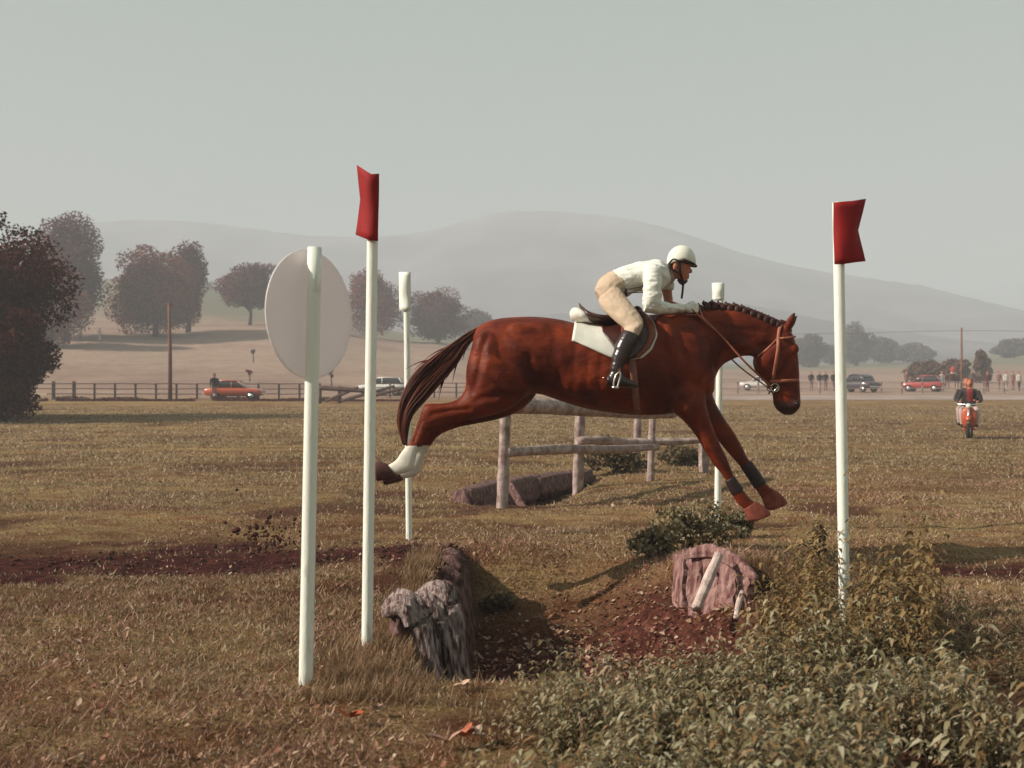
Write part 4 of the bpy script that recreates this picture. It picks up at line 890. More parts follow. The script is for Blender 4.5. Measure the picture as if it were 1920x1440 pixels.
for s in (-1, 1):
    b = bmesh.new(); ball(b, W(1290, 501, D0) + Vector((0, s * .032, 0)), (.009, .013, .008)); bm_obj('eye', b, M['eye'], rider)
b = bmesh.new(); ball(b, W(1256, 504, D0), (.022, .07, .040), None, 14); bm_obj('hair', b, M['hair'], rider)

# ------------------------------------------------------------------ ground cover
def leaves_mesh(name, base, dirv, side, ln, wd, droop=0.3, fold=0.25):
    """pointed folded leaves: base point, direction, side vector, length, width"""
    dirv = dirv / np.linalg.norm(dirv, axis=1, keepdims=True)
    side = side - dirv * (side * dirv).sum(1, keepdims=True); side /= np.maximum(np.linalg.norm(side, axis=1, keepdims=True), 1e-6)
    up = np.cross(side, dirv); ln = ln[:, None]; wd = wd[:, None]; n = len(base)
    def P(u, v, k):
        z = -droop * u * u * ln + fold * abs(v) * wd
        return base + dirv * u * ln + side * v * wd + up * (k * ln) + np.concatenate([np.zeros((n, 2)), z], 1)
    V = np.stack([P(0, 0, 0), P(.3, -.5, 0), P(.35, 0, 0), P(.3, .5, 0), P(.68, -.34, 0), P(.7, 0, 0), P(.68, .34, 0), P(1, 0, 0)], 1).reshape(-1, 3)
    tri = np.array([[0, 1, 2], [0, 2, 3], [1, 4, 5], [1, 5, 2], [2, 5, 6], [2, 6, 3], [4, 7, 5], [5, 7, 6]])
    idx = (np.arange(n)[:, None, None] * 8 + tri[None]).reshape(-1).astype(np.int32)
    me = bpy.data.meshes.new(name); me.vertices.add(len(V)); me.vertices.foreach_set('co', V.astype(np.float32).ravel())
    me.loops.add(len(idx)); me.loops.foreach_set('vertex_index', idx); me.polygons.add(len(idx) // 3)
    me.polygons.foreach_set('loop_start', np.arange(0, len(idx), 3, dtype=np.int32)); me.update(calc_edges=True)
    return me
def in_poly(px, py, poly):
    r = np.zeros(px.shape, bool); n = len(poly)
    for i in range(n):
        x0, y0 = poly[i]; x1, y1 = poly[(i + 1) % n]
        c = ((y0 > py) != (y1 > py)) & (px < (x1 - x0) * (py - y0) / (y1 - y0 + 1e-9) + x0); r ^= c
    return r
def proj(x, y, z): return CX + x / y * F, HY + (CAMH - z) / y * F

# meadow grass
N = 520000
u = RNG.random(N); y = 2.9 * (26.0 / 2.9) ** (u ** 0.9); x = RNG.uniform(-0.54, 0.54, N) * y
s_ = soil_mask(x, y); li = litter_mask(x, y); patch = fbm(x * 0.8, y * 0.8, 77, 4)
keep = (RNG.random(N) > s_ * 0.93) & (RNG.random(N) > li * 0.96) & (RNG.random(N) < 0.22 + np.clip((patch - .30) * 2.6, 0, 1)) & (RNG.random(N) > sm(12, 26, y))
x, y = x[keep], y[keep]; patch = patch[keep]; n = len(x); z = gheight(x, y)
h = RNG.gamma(5, 0.2, n) * (0.010 + 0.021 * patch) * (1 + 0.5 * (RNG.random(n) < 0.06)); w = (0.0022 + 0.0011 * y * 0.55) * RNG.uniform(0.6, 1.3, n)
th = RNG.uniform(0, 2 * np.pi, n); lean = RNG.uniform(0.2, 1.6, n) * h; la = RNG.uniform(0, 2 * np.pi, n)
b0 = np.stack([x, y, z - 0.006], 1); sd = np.stack([np.cos(th), np.sin(th), np.zeros(n)], 1) * w[:, None]
ld_ = np.stack([np.cos(la) * lean, np.sin(la) * lean, np.zeros(n)], 1)
V = np.stack([b0 - sd, b0 + sd, b0 + ld_ + np.stack([np.zeros(n), np.zeros(n), h], 1)], 1).reshape(-1, 3)
red_ = RNG.random(n) < np.clip(.12 + 1.2 * (fbm(x * .7, y * .9, 71, 4) - .40) * 2 + .34 * (1 - sm(4.5, 8, y)), .04, .9); V3_ = V.reshape(-1, 3, 3)
tag(link('meadow_grass', np_mesh('meadow_grass', V3_[~red_].reshape(-1, 3), None, 3), L['grass'], smooth=False), 'short olive and straw-coloured meadow grass', 'grass', kind='stuff')
tag(link('withered_grass', np_mesh('withered_grass', V3_[red_].reshape(-1, 3), None, 3), leafmat('withered_blades', [(.12, .055, .032), (.24, .115, .07), (.36, .20, .135), (.50, .32, .23)], trans=.2), smooth=False), 'withered red-brown grass of the foreground', 'grass', kind='stuff')
# coarser far grass, so that the mown field keeps its grain
N = 150000; y = 15 * (62 / 15) ** RNG.random(N); x = RNG.uniform(-0.53, 0.53, N) * y; k = (RNG.random(N) < sm(14, 22, y)) & (RNG.random(N) > soil_mask(x, y) * .9) & (fbm(x * .35, y * .7, 44, 4) > RNG.uniform(.2, .62, N)); x, y = x[k], y[k]; n = len(x); z = gheight(x, y)
h = RNG.uniform(.018, .07, n); w = .0007 * y * RNG.uniform(.5, 1.4, n); th = RNG.uniform(-.6, .6, n); b0 = np.stack([x, y, z - .008], 1); sd = np.stack([np.cos(th), np.sin(th), 0 * th], 1) * w[:, None]
V = np.stack([b0 - sd, b0 + sd, b0 + np.stack([RNG.normal(size=n) * .03, RNG.normal(size=n) * .05, h], 1)], 1).reshape(-1, 3)
tag(link('field_grass', np_mesh('field_grass', V, None, 3), L['grass'], smooth=False), 'mown grass across the far half of the field', 'grass', kind='stuff')
# longer tufts around the ditch edge and timbers
C = []
for k in range(380):
    r_ = RNG.random()
    if r_ < 0.35: c = (RNG.uniform(-0.85, -0.35), RNG.uniform(4.2, 5.5))
    elif r_ < 0.45: c = (RNG.uniform(-0.3, 1.0), RNG.uniform(4.0, 4.5))
    elif r_ < 0.75: c = (-0.62 + RNG.normal() * 0.05, RNG.uniform(5.4, 8.0))
    else:
        q_ = RNG.uniform(-.35, .55); c = (1.3 + q_ * .482 + .12 * .877 + RNG.normal() * .04, 7.2 - q_ * .877 + .12 * .482 + RNG.normal() * .04)
    if c != (0.0, 0) and c[1] > 1: C.append(c)
C = np.array(C); m_ = 34; cx = np.repeat(C[:, 0], m_) + RNG.normal(size=len(C) * m_) * 0.03; cy = np.repeat(C[:, 1], m_) + RNG.normal(size=len(C) * m_) * 0.03
n = len(cx); z = gheight(cx, cy); h = RNG.uniform(0.03, 0.10, n); a = RNG.uniform(0, 6.28, n); ll = h * RNG.uniform(0.3, 1.1, n); w = RNG.uniform(0.0018, 0.0035, n)
b0 = np.stack([cx, cy, z - 0.01], 1); sd = np.stack([np.cos(a + 1.57), np.sin(a + 1.57), 0 * a], 1) * w[:, None]; d1 = np.stack([np.cos(a) * ll, np.sin(a) * ll, h], 1)
V = np.stack([b0 - sd, b0 + sd, b0 + d1], 1).reshape(-1, 3)
tag(link('grass_tufts', np_mesh('grass_tufts', V, None, 3), leafmat('tuft_blades', [(0.14, 0.07, 0.035), (0.26, 0.15, 0.075), (0.42, 0.28, 0.17)], trans=0.3), smooth=False), 'longer dry grass tufts along the ditch lip', 'grass', kind='stuff')

# fallen leaves
def scatter_leaves(name, label, x, y, size, m, lift=0.012):
    n = len(x); z = gheight(x, y) + lift; th = RNG.uniform(0, 6.28, n)
    d = np.stack([np.cos(th), np.sin(th), RNG.normal(size=n) * 0.35], 1); sdv = np.stack([-np.sin(th), np.cos(th), RNG.normal(size=n) * 0.5], 1)
    ln = size * RNG.uniform(0.6, 1.4, n)
    tag(link(name, leaves_mesh(name, np.stack([x, y, z], 1), d, sdv, ln, ln * RNG.uniform(0.5, 0.9, n), droop=-0.25, fold=0.45), m, smooth=False), label, 'leaves', kind='stuff')
n = 8000; x = RNG.uniform(-0.35, 1.9, n); y = RNG.uniform(4.7, 8.4, n); k = RNG.random(n) < litter_mask(x, y) * (0.35 + 0.65 * sm(0.0, 0.5, x))
scatter_leaves('leaf_litter', 'reddish leaf litter on the ditch floor', x[k], y[k], 0.036, L['litter'])
n = 6500; y = 3.0 * (9.5 / 3.0) ** RNG.random(n); x = RNG.uniform(-0.52, 0.35, n) * y; k = (fbm(x * 1.6, y * 1.6, 91, 3) > 0.53) & (RNG.random(n) < 0.75)
scatter_leaves('fallen_leaves', 'pale and rusty fallen leaves strewn over the grass', x[k], y[k], 0.023, L['litter'], 0.018)
# the few large pale leaves in front
for i, (px, py, s_, col) in enumerate([(655, 1368, .09, (.40, .09, .03)), (835, 1415, .10, (.52, .30, .22)), (880, 1405, .10, (.45, .14, .07)), (900, 1395, .08, (.55, .36, .28)), (150, 1222, .07, (.50, .33, .26)), (705, 1350, .06, (.50, .33, .26)), (860, 1300, .07, (.55, .36, .26)), (1105, 1092, .08, (.5, .27, .2)), (1150, 955, .10, (.5, .36, .26))]):
    d = 2000 * 1.19 / (py - 760); d = d if d < 6.9 else d - 0.1; x0 = (px - CX) / F * d; g = np.random.default_rng(i)
    nn = 4; xx = x0 + g.normal(size=nn) * 0.010; yy = d + g.normal(size=nn) * 0.012; th = g.uniform(0, 6.28, nn); zz = gheight(xx, yy) + 0.03
    dv = np.stack([np.cos(th), np.sin(th), g.uniform(.1, .6, nn)], 1); sv_ = np.stack([-np.sin(th), np.cos(th), g.normal(size=nn) * .4], 1)
    o = link('dead_leaf', leaves_mesh('dead_leaf', np.stack([xx, yy, zz], 1), dv, sv_, np.full(nn, s_ * .6), np.full(nn, s_ * 0.42), -0.2, 0.5), mat('dead_leaf_%d' % i, col, 0.8, var=0.3, scale=30), smooth=False)
    tag(o, ['bright rusty curled leaf cluster near the bottom centre', 'pale torn leaf cluster leftmost at the bottom edge', 'orange leaf cluster at the bottom edge between two pale ones', 'pale leaf cluster at the bottom beside the nettles',
            'pale leaf cluster lying in the grass at the left', 'pale leaf cluster right of the bright rusty one', 'straw-pale leaf cluster below the ditch timbers', 'pale leaf cluster at the head of the ditch', 'pale leaf cluster on the grass between horse and ditch'][i], 'leaves', 'leaf clusters on the grass')

# nettle bed
POLY = [(925, 1700), (965, 1480), (1015, 1400), (1040, 1335), (1150, 1320), (1270, 1290), (1380, 1235), (1480, 1190), (1600, 1190), (1700, 1185), (1790, 1250), (2050, 1282), (2300, 1700)]
def nettles(name, label, poly, count, hfun, m, yr=(2.75, 6.4), xr=(-0.1, 3.2), per=10, leaf=(.026, .058), seed=3):
    g = np.random.default_rng(seed); x = g.uniform(*xr, count); y = g.uniform(*yr, count); z = gheight(x, y); px, py = proj(x, y, np.zeros_like(x))
    k = in_poly(px, py, poly) & (fbm(x * 2.6, y * 2.6, 55 + seed, 3) > 0.45); x, y, z, px, py = x[k], y[k], z[k], px[k], py[k]; n = len(x)
    h = hfun(px, py, x, y) * np.where(g.random(n) < .12, 1.45, 1) * g.uniform(0.45, 1.25, n); la = g.uniform(0, 6.28, n); le = g.uniform(0, .35, n)
    B, D_, S_, LN = [], [], [], []; st = []
    for j in range(per):
        t_ = (j + 0.7) / per; hh = h * t_
        for q in range(2 if j < per - 1 else 4):
            a = la + j * 1.57 + q * (3.1416 if j < per - 1 else 1.57) + g.normal(size=n) * .25
            b = np.stack([x + np.cos(la) * le * hh * t_, y + np.sin(la) * le * hh * t_, z + hh], 1)
            el_ = g.uniform(-.35, .55, n) * (1 - .3 * t_); B.append(b); D_.append(np.stack([np.cos(a), np.sin(a), el_], 1)); S_.append(np.stack([-np.sin(a), np.cos(a), g.normal(size=n) * .3], 1))
            LN.append(g.uniform(*leaf, n) * (1.15 - .45 * t_) * np.clip(h / .3, .7, 1.25))
    B, D_, S_, LN = np.concatenate(B), np.concatenate(D_), np.concatenate(S_), np.concatenate(LN)
    o = link(name, leaves_mesh(name, B, D_, S_, LN, LN * .42, droop=0.6, fold=0.35), m, smooth=False); tag(o, label, 'weeds', kind='stuff')
    sw = 0.0028; tp = np.stack([x + np.cos(la) * le * h, y + np.sin(la) * le * h, z + h], 1); b0 = np.stack([x, y, z - .02], 1); q = np.array([sw, 0, 0]); r_ = np.array([0, sw, 0])
    V = np.concatenate([np.stack([b0 - q, b0 + q, tp], 1), np.stack([b0 - r_, b0 + r_, tp], 1)]).reshape(-1, 3)
    return o, V
def nh(px, py, x, y):
    return 0.07 + 0.16 * np.exp(-((px - 1560) / 190) ** 2) * np.exp(-((py - 1200) / 90) ** 2) + 0.30 * np.clip(fbm(x * 2.4, y * 2.4, 12, 3) - .28, 0, 1) + 0.06 * sm(1150, 1500, px)
STEM = leafmat('weed_stems', [(0.10, 0.05, 0.03), (0.20, 0.11, 0.06), (0.30, 0.19, 0.12)], trans=0.0)
o1, V1 = nettles('nettle_bed', 'dense grey-green nettles filling the lower right corner', POLY, 13000, nh, L['nettle'])
TALL = [(1385, 1230), (1405, 1165), (1460, 1140), (1560, 1130), (1700, 1150), (1760, 1200), (1740, 1290), (1500, 1300)]
o2, V2 = nettles('tall_weeds', 'taller yellow-brown weeds around the foot of the right red flag', TALL, 3600, lambda px, py, x, y: 0.24 + 0.40 * fbm(x * 3, y * 3, 5, 3) ** 1.5 + .12 * np.exp(-((px - 1670) / 50) ** 2), L['nettle_y'], seed=8, leaf=(.03, .055), per=14)
o3, V3 = nettles('sparse_weeds', 'sparse green weeds creeping over the ditch floor and near lip', [(900, 1400), (980, 1300), (1060, 1270), (1200, 1240), (1320, 1200), (1420, 1170), (1480, 1190), (1300, 1290), (1050, 1350), (940, 1470), (880, 1450)], 1500, lambda px, py, x, y: 0.10 + 0.10 * fbm(x * 3, y * 3, 6, 3), L['nettle'], seed=14, xr=(-.3, 2.4), yr=(3.5, 6.8), per=6, leaf=(.03, .05))
V = np.concatenate([V1, V2, V3]); tag(link('weed_stems', np_mesh('weed_stems', V, None, 3), STEM, smooth=False), 'thin brown stems among the nettles', 'stems', kind='stuff')
o4, V4 = nettles('verge_weeds', 'low weeds between the nettles and the landing track', [(1390, 1150), (1420, 1080), (1520, 1050), (1640, 1060), (1760, 1130), (1940, 1160), (1960, 1290), (1780, 1240), (1600, 1180)], 1800, lambda px, py, x, y: 0.07 + 0.10 * fbm(x * 3, y * 3, 6, 3), L['scrub'], seed=19, xr=(1.2, 4.2), yr=(4.6, 8.5), per=6, leaf=(.03, .05))
# dry stalks standing out of the bed
bm = bmesh.new(); g = random.Random(3)
for px0, py0, px1, py1, d in [(1530, 1290, 1512, 1215, 4.7), (1528, 1310, 1585, 1275, 4.6), (1530, 1310, 1545, 1260, 4.6), (1100, 1440, 1085, 1340, 3.6), (1190, 1440, 1185, 1360, 3.6), (1545, 1330, 1600, 1270, 4.5), (1115, 1400, 1080, 1350, 3.8)]:
    a, b_ = W(px0, py0, d), W(px1, py1, d); tube(bm, [a, a.lerp(b_, .5) + Vector((.01, 0, 0)), b_], [.004, .0035, .002], 6, sub=2)
tag(bm_obj('dry_stalks', bm, M['wood_pink']), 'bare reddish dry stalks sticking out of the nettles', 'stalks', kind='stuff')

# bushes by the ditch
def low_bush(label, px, d, wpx, hpx, m, seed, nleaf, leaf, name='low_bush'):
    w = wpx / F * d; h = hpx / F * d
    return make_tree(name, label, 'bush', on_ground(px, d), h, w / 2, h * .55, m, nleaf, leaf, seed, nblob=34, rb=.33, ry=w * .35, low=-h * .05, part='foliage')
low_bush('scrubby green bush at the far end of the landing boards', 1292, 8.9, 175, 95, L['nettle'], 61, 2600, .042)
low_bush('low bush spreading left from the scrubby bush by the landing boards', 1222, 8.4, 100, 50, L['nettle'], 62, 1000, .04)
low_bush('small dark plant right of the far white pole behind the landing boards', 1385, 9.6, 70, 45, L['scrub'], 63, 1100, .04)
low_bush('dark tuft on the grass beyond the ditch timbers', 930, 8.1, 80, 26, L['scrub'], 64, 700, .04)
low_bush('scrub bush under the far end of the log jump', 1155, 17.8, 130, 62, L['scrub'], 65, 2200, .07)
low_bush('low scrub right of the log jump posts', 1280, 19.5, 90, 40, L['scrub'], 66, 1300, .07)
low_bush('upright yellowish weed right of the right red flag pole', 1672, 5.9, 64, 115, L['nettle_y'], 67, 900, .045, 'tall_weed')
low_bush('dark seed-headed weed left of the right red flag pole', 1532, 7.0, 34, 80, L['scrub'], 68, 420, .035, 'tall_weed')

# earth thrown up by the hind feet, and clods on the track
bm = bmesh.new(); g = random.Random(11)
for k in range(260):
    px = 505 + g.gauss(0, 38); py = 1035 - abs(g.gauss(0, 30)) - (12 if g.random() < .2 else 0); s_ = abs(g.gauss(0, .0055)) + .002; s_ *= 1 if g.random() < .94 else 1.8
    ball(bm, W(px, py, 7.9 + g.gauss(0, .15)), (s_ * g.uniform(.7, 1.6), s_, s_ * g.uniform(.6, 1.2)), Matrix.Rotation(g.uniform(0, 3), 3, 'Y'), 6)
tag(bm_obj('flying_earth', bm, M['soil'], smooth=False), 'dark earth crumbs kicked up behind the horse', 'earth', kind='stuff')
bm = bmesh.new()
for k in range(420):
    x = g.uniform(-4.2, -.45) if k < 300 else g.uniform(2.0, 4.4); y = 8.15 + g.gauss(0, .42) if k < 300 else 7.4 + g.gauss(0, .4); s_ = abs(g.gauss(0, .011)) + .005
    if soil_mask(np.array(x), np.array(y)) < .25: continue
    ball(bm, (x, y, float(gheight(np.array(x), np.array(y))) + s_ * .2), (s_ * g.uniform(.8, 1.6), s_, s_ * g.uniform(.5, .9)), Matrix.Rotation(g.uniform(0, 3), 3, 'Z'), 6)
tag(bm_obj('earth_clods', bm, M['soil'], smooth=False), 'dark clods on the trodden take-off track', 'earth', kind='stuff')

# ------------------------------------------------------------------ fences, poles, path
def rail_fence(label, px0, px1, d, n, m, heights, post_h, pr, rr, group=None, skip=()):
    t = empty('rail_fence', on_ground(px0, d), label, 'fence', group); P = [Vector(on_ground(px0 + (px1 - px0) * i / n, d)) for i in range(n + 1)]
    for i, p in enumerate(P):
        b = bmesh.new(); k = 1.6 if i in skip else 1.0; box(b, p + Vector((0, 0, post_h * (.5 if k == 1 else .56) - .15)), (pr * 2 * k, pr * 2 * k, post_h * (1 if k == 1 else 1.12) + .3), None, .01); bm_obj('post', b, m, t, local='world', smooth=False)
    g = random.Random(n)
    for a, c in zip(P[:-1], P[1:]):
        for h in heights:
            b = bmesh.new(); tube(b, [a + Vector((0, -pr - rr * .4, h + g.uniform(-.02, .02))), c + Vector((0, -pr - rr * .4, h + g.uniform(-.02, .02)))], rr, 6, flat=.5); bm_obj('rail', b, m, t, local='world', smooth=False)
rail_fence('dark wooden rail fence along the foot of the left pasture', 62, 600, 76.2, 14, M['fence'], (.35, .72, 1.08), 1.12, .06, .075, skip=(1, 2))
rail_fence('dark rail fence behind the timber obstacle and the white car', 690, 980, 77.5, 7, M['fence'], (.4, .75, 1.05), 1.1, .06, .06)
rail_fence('pale rail fence along the right field edge', 1345, 1960, 84, 16, M['fence_pale'], (.45, .95), 1.0, .055, .055)
t = empty('cream_rail', on_ground(67, 58), 'short cream board on a white stake under the dark copper tree', 'rail')
b = bmesh.new(); box(b, W(61, 741, 58), (1.55, .05, .2), None, .01); bm_obj('board', b, M['cream'], t, local='world', smooth=False)
b = bmesh.new(); a = W(67, 741, 58.04); box(b, a - Vector((0, 0, .4)), (.07, .05, .8)); bm_obj('stake', b, M['white'], t, local='world', smooth=False)
t = empty('timber_obstacle', on_ground(640, 66), 'dark timber cross-country obstacle with slanting rails behind the flag poles', 'obstacle')
for (p, q, r) in [((598, 727), (688, 733), .13), ((612, 752), (672, 726), .09), ((640, 752), (740, 724), .09), ((690, 745), (760, 727), .09)]:
    b = bmesh.new(); rough_log(b, [W(*p, 66), W((p[0] + q[0]) / 2, (p[1] + q[1]) / 2, 66), W(*q, 66)], [r, r, r * .9], int(p[0])); bm_obj('rail', b, M['fence'], t, local='world')
for px in (600, 637, 688):
    b = bmesh.new(); tube(b, [W(px, 760, 66.1), W(px, 724, 66.1)], .11, 8); bm_obj('post', b, M['fence'], t, local='world')
t = empty('utility_pole', on_ground(319, 71), 'brown wooden utility pole standing at the left fence', 'pole')
b = bmesh.new(); a = Vector(on_ground(319, 71)); tube(b, [a - Vector((0, 0, .3)), a + Vector((0, 0, 3)), W(317, 568, 71)], [.15, .13, .10], 10); bm_obj('shaft', b, M['pole_wood'], t, local='world')
b = bmesh.new(); tp = W(317, 572, 71); box(b, tp, (.5, .08, .08)); bm_obj('crossbar', b, M['pole_wood'], t, local='world', smooth=False)
t = empty('power_pole', on_ground(1803, 92), 'thin pale power pole with a wire on the right', 'pole')
b = bmesh.new(); a = Vector(on_ground(1803, 92)); tube(b, [a - Vector((0, 0, .3)), W(1803, 614, 92)], [.13, .08], 8); bm_obj('shaft', b, M['pole_wood'], t, local='world')
b = bmesh.new(); w0, w1, w2 = W(1100, 618, 100), W(1803, 620, 92), W(2300, 612, 86)
tube(b, [w0, w0.lerp(w1, .33) - Vector((0, 0, .32)), w0.lerp(w1, .66) - Vector((0, 0, .3)), w1, w1.lerp(w2, .5) - Vector((0, 0, .25)), w2], .014, 5, sub=6); bm_obj('wire', b, M['bark'], t, local='world')
# pale track along the right field edge
bm = bmesh.new(); prev = None
for k in range(60):
    px = 1300 + k * 14; pr_ = []
    for d in (74.6, 78.2):
        p = Vector(on_ground(px, d)); p.z += .02; pr_.append(bm.verts.new(p))
    if prev: bm.faces.new((prev[0], pr_[0], pr_[1], prev[1]))
    prev = pr_
tag(bm_obj('path', bm, mat('pale_track', (0.36, 0.27, 0.24), .95, var=.25, scale=.4)), kind='structure')
# dark scrub along the foot of the left fence
n = 14000; px = RNG.uniform(-60, 770, n); d = RNG.uniform(69.5, 74.5, n); k = fbm(px * .012, px * 0, 5, 3) > .36; px, d = px[k], d[k]; x = (px - CX) / F * d
P = np.stack([x, d, gheight(x, d) + RNG.random(len(x)) ** 1.8 * .42 * fbm(x * .6, x * 0, 6, 3) ** 1.5], 1)
tag(link('verge_scrub', np_mesh('verge_scrub', leaf_quads(P, .13), None, 4), L['dark'], smooth=False), 'dark scrubby growth along the foot of the left fence', 'scrub', kind='stuff')

# ------------------------------------------------------------------ cars
def car(label, loc, rz, paint, Lc=3.9, Hc=1.38, round_=False, estate=False, group='cars parked by the field'):
    t = empty('parked_car', loc, label, 'car', group, rz); hl = Lc / 2; wv = .78
    def hull(b, st, ex=4.5, seg=24):
        rings = []
        for x, zb, zt, hw in st:
            c, h = (zb + zt) / 2, (zt - zb) / 2
            rings.append([Vector((x, math.copysign(abs(math.cos(a)) ** (2 / ex), math.cos(a)) * hw, c + math.copysign(abs(math.sin(a)) ** (2 / ex), math.sin(a)) * h)) for a in [2 * math.pi * i / seg for i in range(seg)]])
        add_rings(b, rings)
    belt = .86 if not round_ else .9
    b = bmesh.new(); hull(b, [(-hl, .42, .74, wv * .9), (-hl + .08, .32, .84, wv), (-hl * .5, .28, belt, wv * 1.03), (0, .28, belt, wv * 1.04), (hl * .42, .28, belt, wv * 1.03), (hl * .75, .30, belt - .06, wv), (hl - .08, .34, belt - .12, wv * .97), (hl, .42, belt - .2, wv * .88)]); bm_obj('body', b, paint, t)
    r0 = -hl * .92 if estate else -hl * .72
    cab = [(r0, belt - .06, belt + .02, wv * .9), (r0 + .28, belt - .06, Hc - .04, wv * .82), (-hl * .2, belt - .06, Hc, wv * .84), (hl * .12, belt - .06, Hc - .03, wv * .84), (hl * .42, belt - .06, belt + .04, wv * .92)]
    if round_: cab = [(r0, belt - .06, belt + .05, wv * .85), (r0 + .2, belt - .06, belt + .35, wv * .86), (r0 + .5, belt - .06, Hc, wv * .84), (-.05, belt - .06, Hc + .05, wv * .84), (hl * .2, belt - .06, Hc - .06, wv * .84), (hl * .42, belt - .06, belt + .04, wv * .9)]
    b = bmesh.new(); hull(b, cab, 3.6); bm_obj('cabin_glass', b, M['glass'], t)
    b = bmesh.new(); rs = cab[1:-1]; hull(b, [(x - .05 * (i == 0) + .05 * (i == len(rs) - 1), zt - .10, zt + .015, hw * .97) for i, (x, zb, zt, hw) in enumerate(rs)], 4); bm_obj('roof', b, paint, t)
    for s in (-1, 1):
        for xa, xb in ((r0 + .04, r0 + .32), (-.12, -.12), (hl * .40, hl * .14)):
            b = bmesh.new(); tube(b, [(xa, s * wv * .93, belt - .03), (xb, s * wv * .80, Hc - .06)], .03, 6); bm_obj('pillar', b, paint, t)
        for x in (-hl * .62, hl * .62):
            w = bpy.data.objects.new('wheel', None); COL.objects.link(w); w.parent = t; w.location = (x, s * (wv - .04), .30)
            b = bmesh.new(); tube(b, [(0, -.09, 0), (0, -.07, 0), (0, .07, 0), (0, .09, 0)], [.25, .30, .30, .25], 20); bm_obj('tyre', b, M['tyre'], w)
            b = bmesh.new(); tube(b, [(0, -.1, 0), (0, .1, 0)], .17, 16); bm_obj('rim', b, M['chrome'], w)
        b = bmesh.new(); ball(b, (hl - .02, s * wv * .66, .64), (.05, .11, .10), None, 12); bm_obj('headlight', b, M['lamp'], t)
        b = bmesh.new(); box(b, (-hl - .005, s * wv * .68, .66), (.05, .2, .12), None, .02); bm_obj('tail_light', b, M['red'], t)
    for x in (-hl - .03, hl + .03):
        b = bmesh.new(); box(b, (x, 0, .44), (.08, wv * 1.9, .1), None, .03); bm_obj('bumper', b, M['chrome'], t)
    return t
PA = lambda nme, c: mat(nme, c, .3, spec=.5, coat=.5)
car('orange-red saloon car in front of the left fence', on_ground(441, 73.2), 0.04, PA('paint_orange', (.50, .085, .03)), 3.9)
car('white car half hidden behind the left red flag pole', on_ground(716, 80.5), 3.1, PA('paint_white', (.78, .74, .70)), 3.7, estate=True)
car('small whitish car under the horse muzzle', on_ground(1424, 96), 2.9, PA('paint_cream', (.72, .66, .62)), 3.4, 1.3)
car('dark car with a rounded roof right of the right red flag pole', on_ground(1607, 90), 2.2, PA('paint_dark', (.05, .035, .045)), 3.6, 1.5, round_=True)
car('red car below the wide brown bush', on_ground(1731, 92), 2.55, PA('paint_red', (.38, .04, .035)), 3.4, 1.4, estate=True)

# ------------------------------------------------------------------ people
def person_mesh(pose='stand', step=0.0):
    b = bmesh.new(); V_ = Vector
    if pose == 'stand':
        tube(b, [(0, 0, .82), (0, 0, .98), (0, 0, 1.2), (0, 0, 1.40), (0, 0, 1.47)], [.14, .155, .165, .17, .07], 12, flat=.62, sub=2)
        for s in (-1, 1):
            tube(b, [(s * .08, 0, .88), (s * .10, .02 + s * step * .4, .48), (s * .11, -.02 + s * step, .08)], [.088, .062, .045], 10, sub=2); ball(b, (s * .11, s * step - .05, .045), (.048, .13, .045))
            tube(b, [(s * .19, 0, 1.40), (s * .25, .02, 1.12), (s * .23, -.09, .88)], [.062, .05, .036], 8, sub=2); ball(b, (s * .23, -.11, .83), (.035, .03, .07))
    else:   # astride, hands forward on a handlebar or reins; faces -Y
        tube(b, [(0, .10, .02), (0, .08, .2), (0, .02, .42), (0, -.03, .60), (0, -.03, .67)], [.15, .155, .165, .175, .07], 12, flat=.65, sub=2)
        for s in (-1, 1):
            tube(b, [(s * .10, .05, .06), (s * .20, -.30, .06), (s * .19, -.30, -.34)], [.092, .072, .048], 10, sub=3); ball(b, (s * .19, -.36, -.38), (.048, .12, .045))
            tube(b, [(s * .20, -.02, .60), (s * .30, -.10, .34), (s * .22, -.38, .28)], [.064, .052, .036], 8, sub=3); ball(b, (s * .22, -.42, .29), (.04, .045, .04))
    z0 = .82 if pose == 'stand' else .02
    off = V_((0, 0, 0)) if pose == 'stand' else V_((0, -.04, 0))
    tube(b, [off + V_((0, 0, z0 + .60)), off + V_((0, -.01, z0 + .74))], .055, 8)
    ball(b, off + V_((0, -.02, z0 + .79)), (.078, .095, .12), None, 14); ball(b, off + V_((0, -.115, z0 + .775)), (.016, .022, .022), None, 8)
    for s in (-1, 1): ball(b, off + V_((s * .08, 0, z0 + .785)), (.014, .022, .034), None, 8)
    return fuse(b, .018, 2)
PM = {'stand': person_mesh(), 'walk': person_mesh(step=.16), 'ride': person_mesh('ride')}
